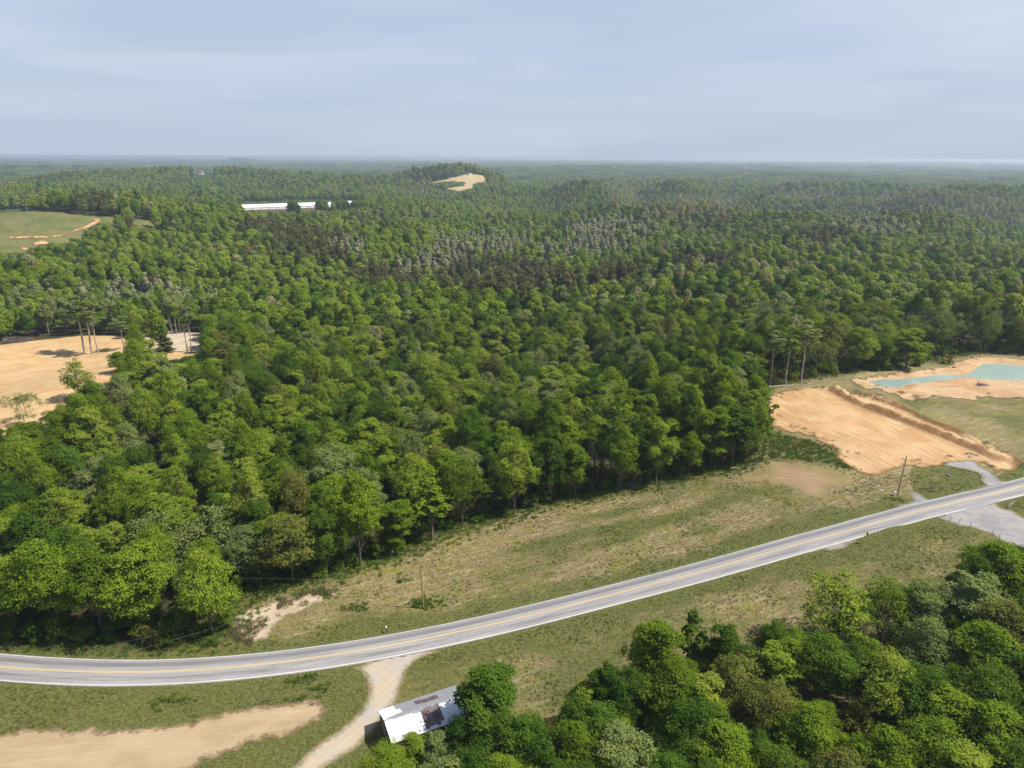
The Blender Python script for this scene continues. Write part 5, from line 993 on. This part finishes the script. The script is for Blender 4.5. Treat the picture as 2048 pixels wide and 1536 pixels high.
# ------------------------------------------------------------------ buildings far off
def longhouse(px0, px1, py, dist, wd_, wall_h, ridge_h, label, name='poultry_house', grp='white poultry houses in the forest', roofm=None):
    a0, a1 = pxdir(px0), pxdir(px1); d0 = dist; A = Vector((d0 * math.sin(a0), d0 * math.cos(a0), 0)); B = Vector((d0 * 1.03 * math.sin(a1), d0 * 1.03 * math.cos(a1), 0)); mid = (A + B) / 2; Ln = (B - A).length; ang = math.atan2(B.y - A.y, B.x - A.x)
    dd = rays(np.array([(px0 + px1) / 2]), np.array([py]))[0]; zt = CH + dd[2] * math.hypot(mid.x, mid.y) / math.hypot(dd[0], dd[1]); zb = zt - ridge_h
    if name == 'shed' or roofm is M['redroof']:
        g_ = at(np.array([(px0 + px1) / 2]), np.array([py + 3.0]), hf=hh)[0]; mid = Vector((g_[0], g_[1], 0)); zb = float(g_[2]) - .2; Ln = 16
    elif name == 'house':
        for dq in range(2300, 9000, 40):
            zz = CH + dd[2] * dq / math.hypot(dd[0], dd[1]) - ridge_h; aq = pxdir((px0 + px1) / 2); gg_ = float(hh(dq * math.sin(aq), dq * math.cos(aq)))
            if 5 < zz - gg_ < 13: mid = Vector((dq * math.sin(aq), dq * math.cos(aq), 0)); zb = zz; Ln = (px1 - px0) * dq / F; break
    e = empty(name, (mid.x, mid.y, zb), label, 'poultry house' if name == 'poultry_house' else 'house', grp, ang); g = float(hh(mid.x, mid.y)); dep = max(0.5, zb - g + 1)
    bm = bmesh.new(); box(bm, (0, 0, wall_h / 2), (Ln, wd_, wall_h)); bmobj('wall', bm, M['white'], e); bm = bmesh.new(); dep = min(dep, 6.0); box(bm, (0, 0, -dep / 2 - .01), (Ln - .2, wd_ - .2, dep)); bmobj('foundation', bm, M['wood'], e)
    for s in (1, -1):
        bm = bmesh.new(); v = [bm.verts.new(q_) for q_ in ((-Ln / 2 - .5, 0, ridge_h), (Ln / 2 + .5, 0, ridge_h), (Ln / 2 + .5, s * (wd_ / 2 + .6), wall_h - .1), (-Ln / 2 - .5, s * (wd_ / 2 + .6), wall_h - .1))]; f = bm.faces.new(v); r_ = bmesh.ops.extrude_face_region(bm, geom=[f]); [setattr(x_, 'co', x_.co + Vector((0, 0, .12))) for x_ in r_['geom'] if isinstance(x_, bmesh.types.BMVert)]
        bmobj('roof', bm, roofm or M['white'], e)
    for k_ in range(int(max(1, Ln // 14))):
        bm = bmesh.new(); box(bm, (-Ln / 2 + (k_ + .5) * Ln / max(1, Ln // 14), -wd_ / 2 - .04, wall_h * .5), (1.6 if Ln > 30 else 1.0, .06, wall_h * .4)); bmobj('window', bm, M['black'], e)
    return e
longhouse(490, 646, 407.0, 1345, 19, 4, 8.5, 'long white-roofed poultry house in the forest, largest and leftmost'); longhouse(650, 678, 404.8, 1370, 16, 4, 7, 'short white-roofed shed right of the long poultry house'); longhouse(682, 720, 402.5, 1420, 16, 3.5, 6.5, 'white-roofed poultry house half hidden in trees, rightmost')
longhouse(396, 410, 346, 2450, 12, 4, 10, 'house with a red roof on the distant wooded ridge', 'house', None, M['redroof']); longhouse(932, 944, 347, 2240, 8, 4, 6, 'small grey shed on top of the bald brown hill', 'shed', None, M['steel'])
for i, (a, b, yy, ds, lb) in enumerate([(582, 590, 337, 4200, 'tiny white house in the far forest above the poultry houses'), (1214, 1222, 334, 6500, 'tiny pale building near the skyline, right of centre'), (1352, 1357, 332, 8000, 'tiny pale building on the skyline, farthest right'), (794, 800, 331, 7000, 'tiny pale building near the skyline, left of centre')]):
    longhouse(a, b, yy, ds, 9, 3, 6, lb, 'house', 'tiny far houses')

# ------------------------------------------------------------------ haze
bm = bmesh.new(); box(bm, (0, 11000, -9.0), (46000, 24400, 202))
m, t, Lk, out = mat_new('haze'); pv = N(t, 'ShaderNodeVolumePrincipled'); pv.inputs['Color'].default_value = (0.70, 0.81, 0.95, 1); pv.inputs['Density'].default_value = 1.08e-4; pv.inputs['Anisotropy'].default_value = 0.32; Lk(pv.outputs[0], out.inputs['Volume'])
hz = bmobj('haze', bm, m); hz['kind'] = 'stuff'; hz['label'] = 'thin pale haze over the far hills'
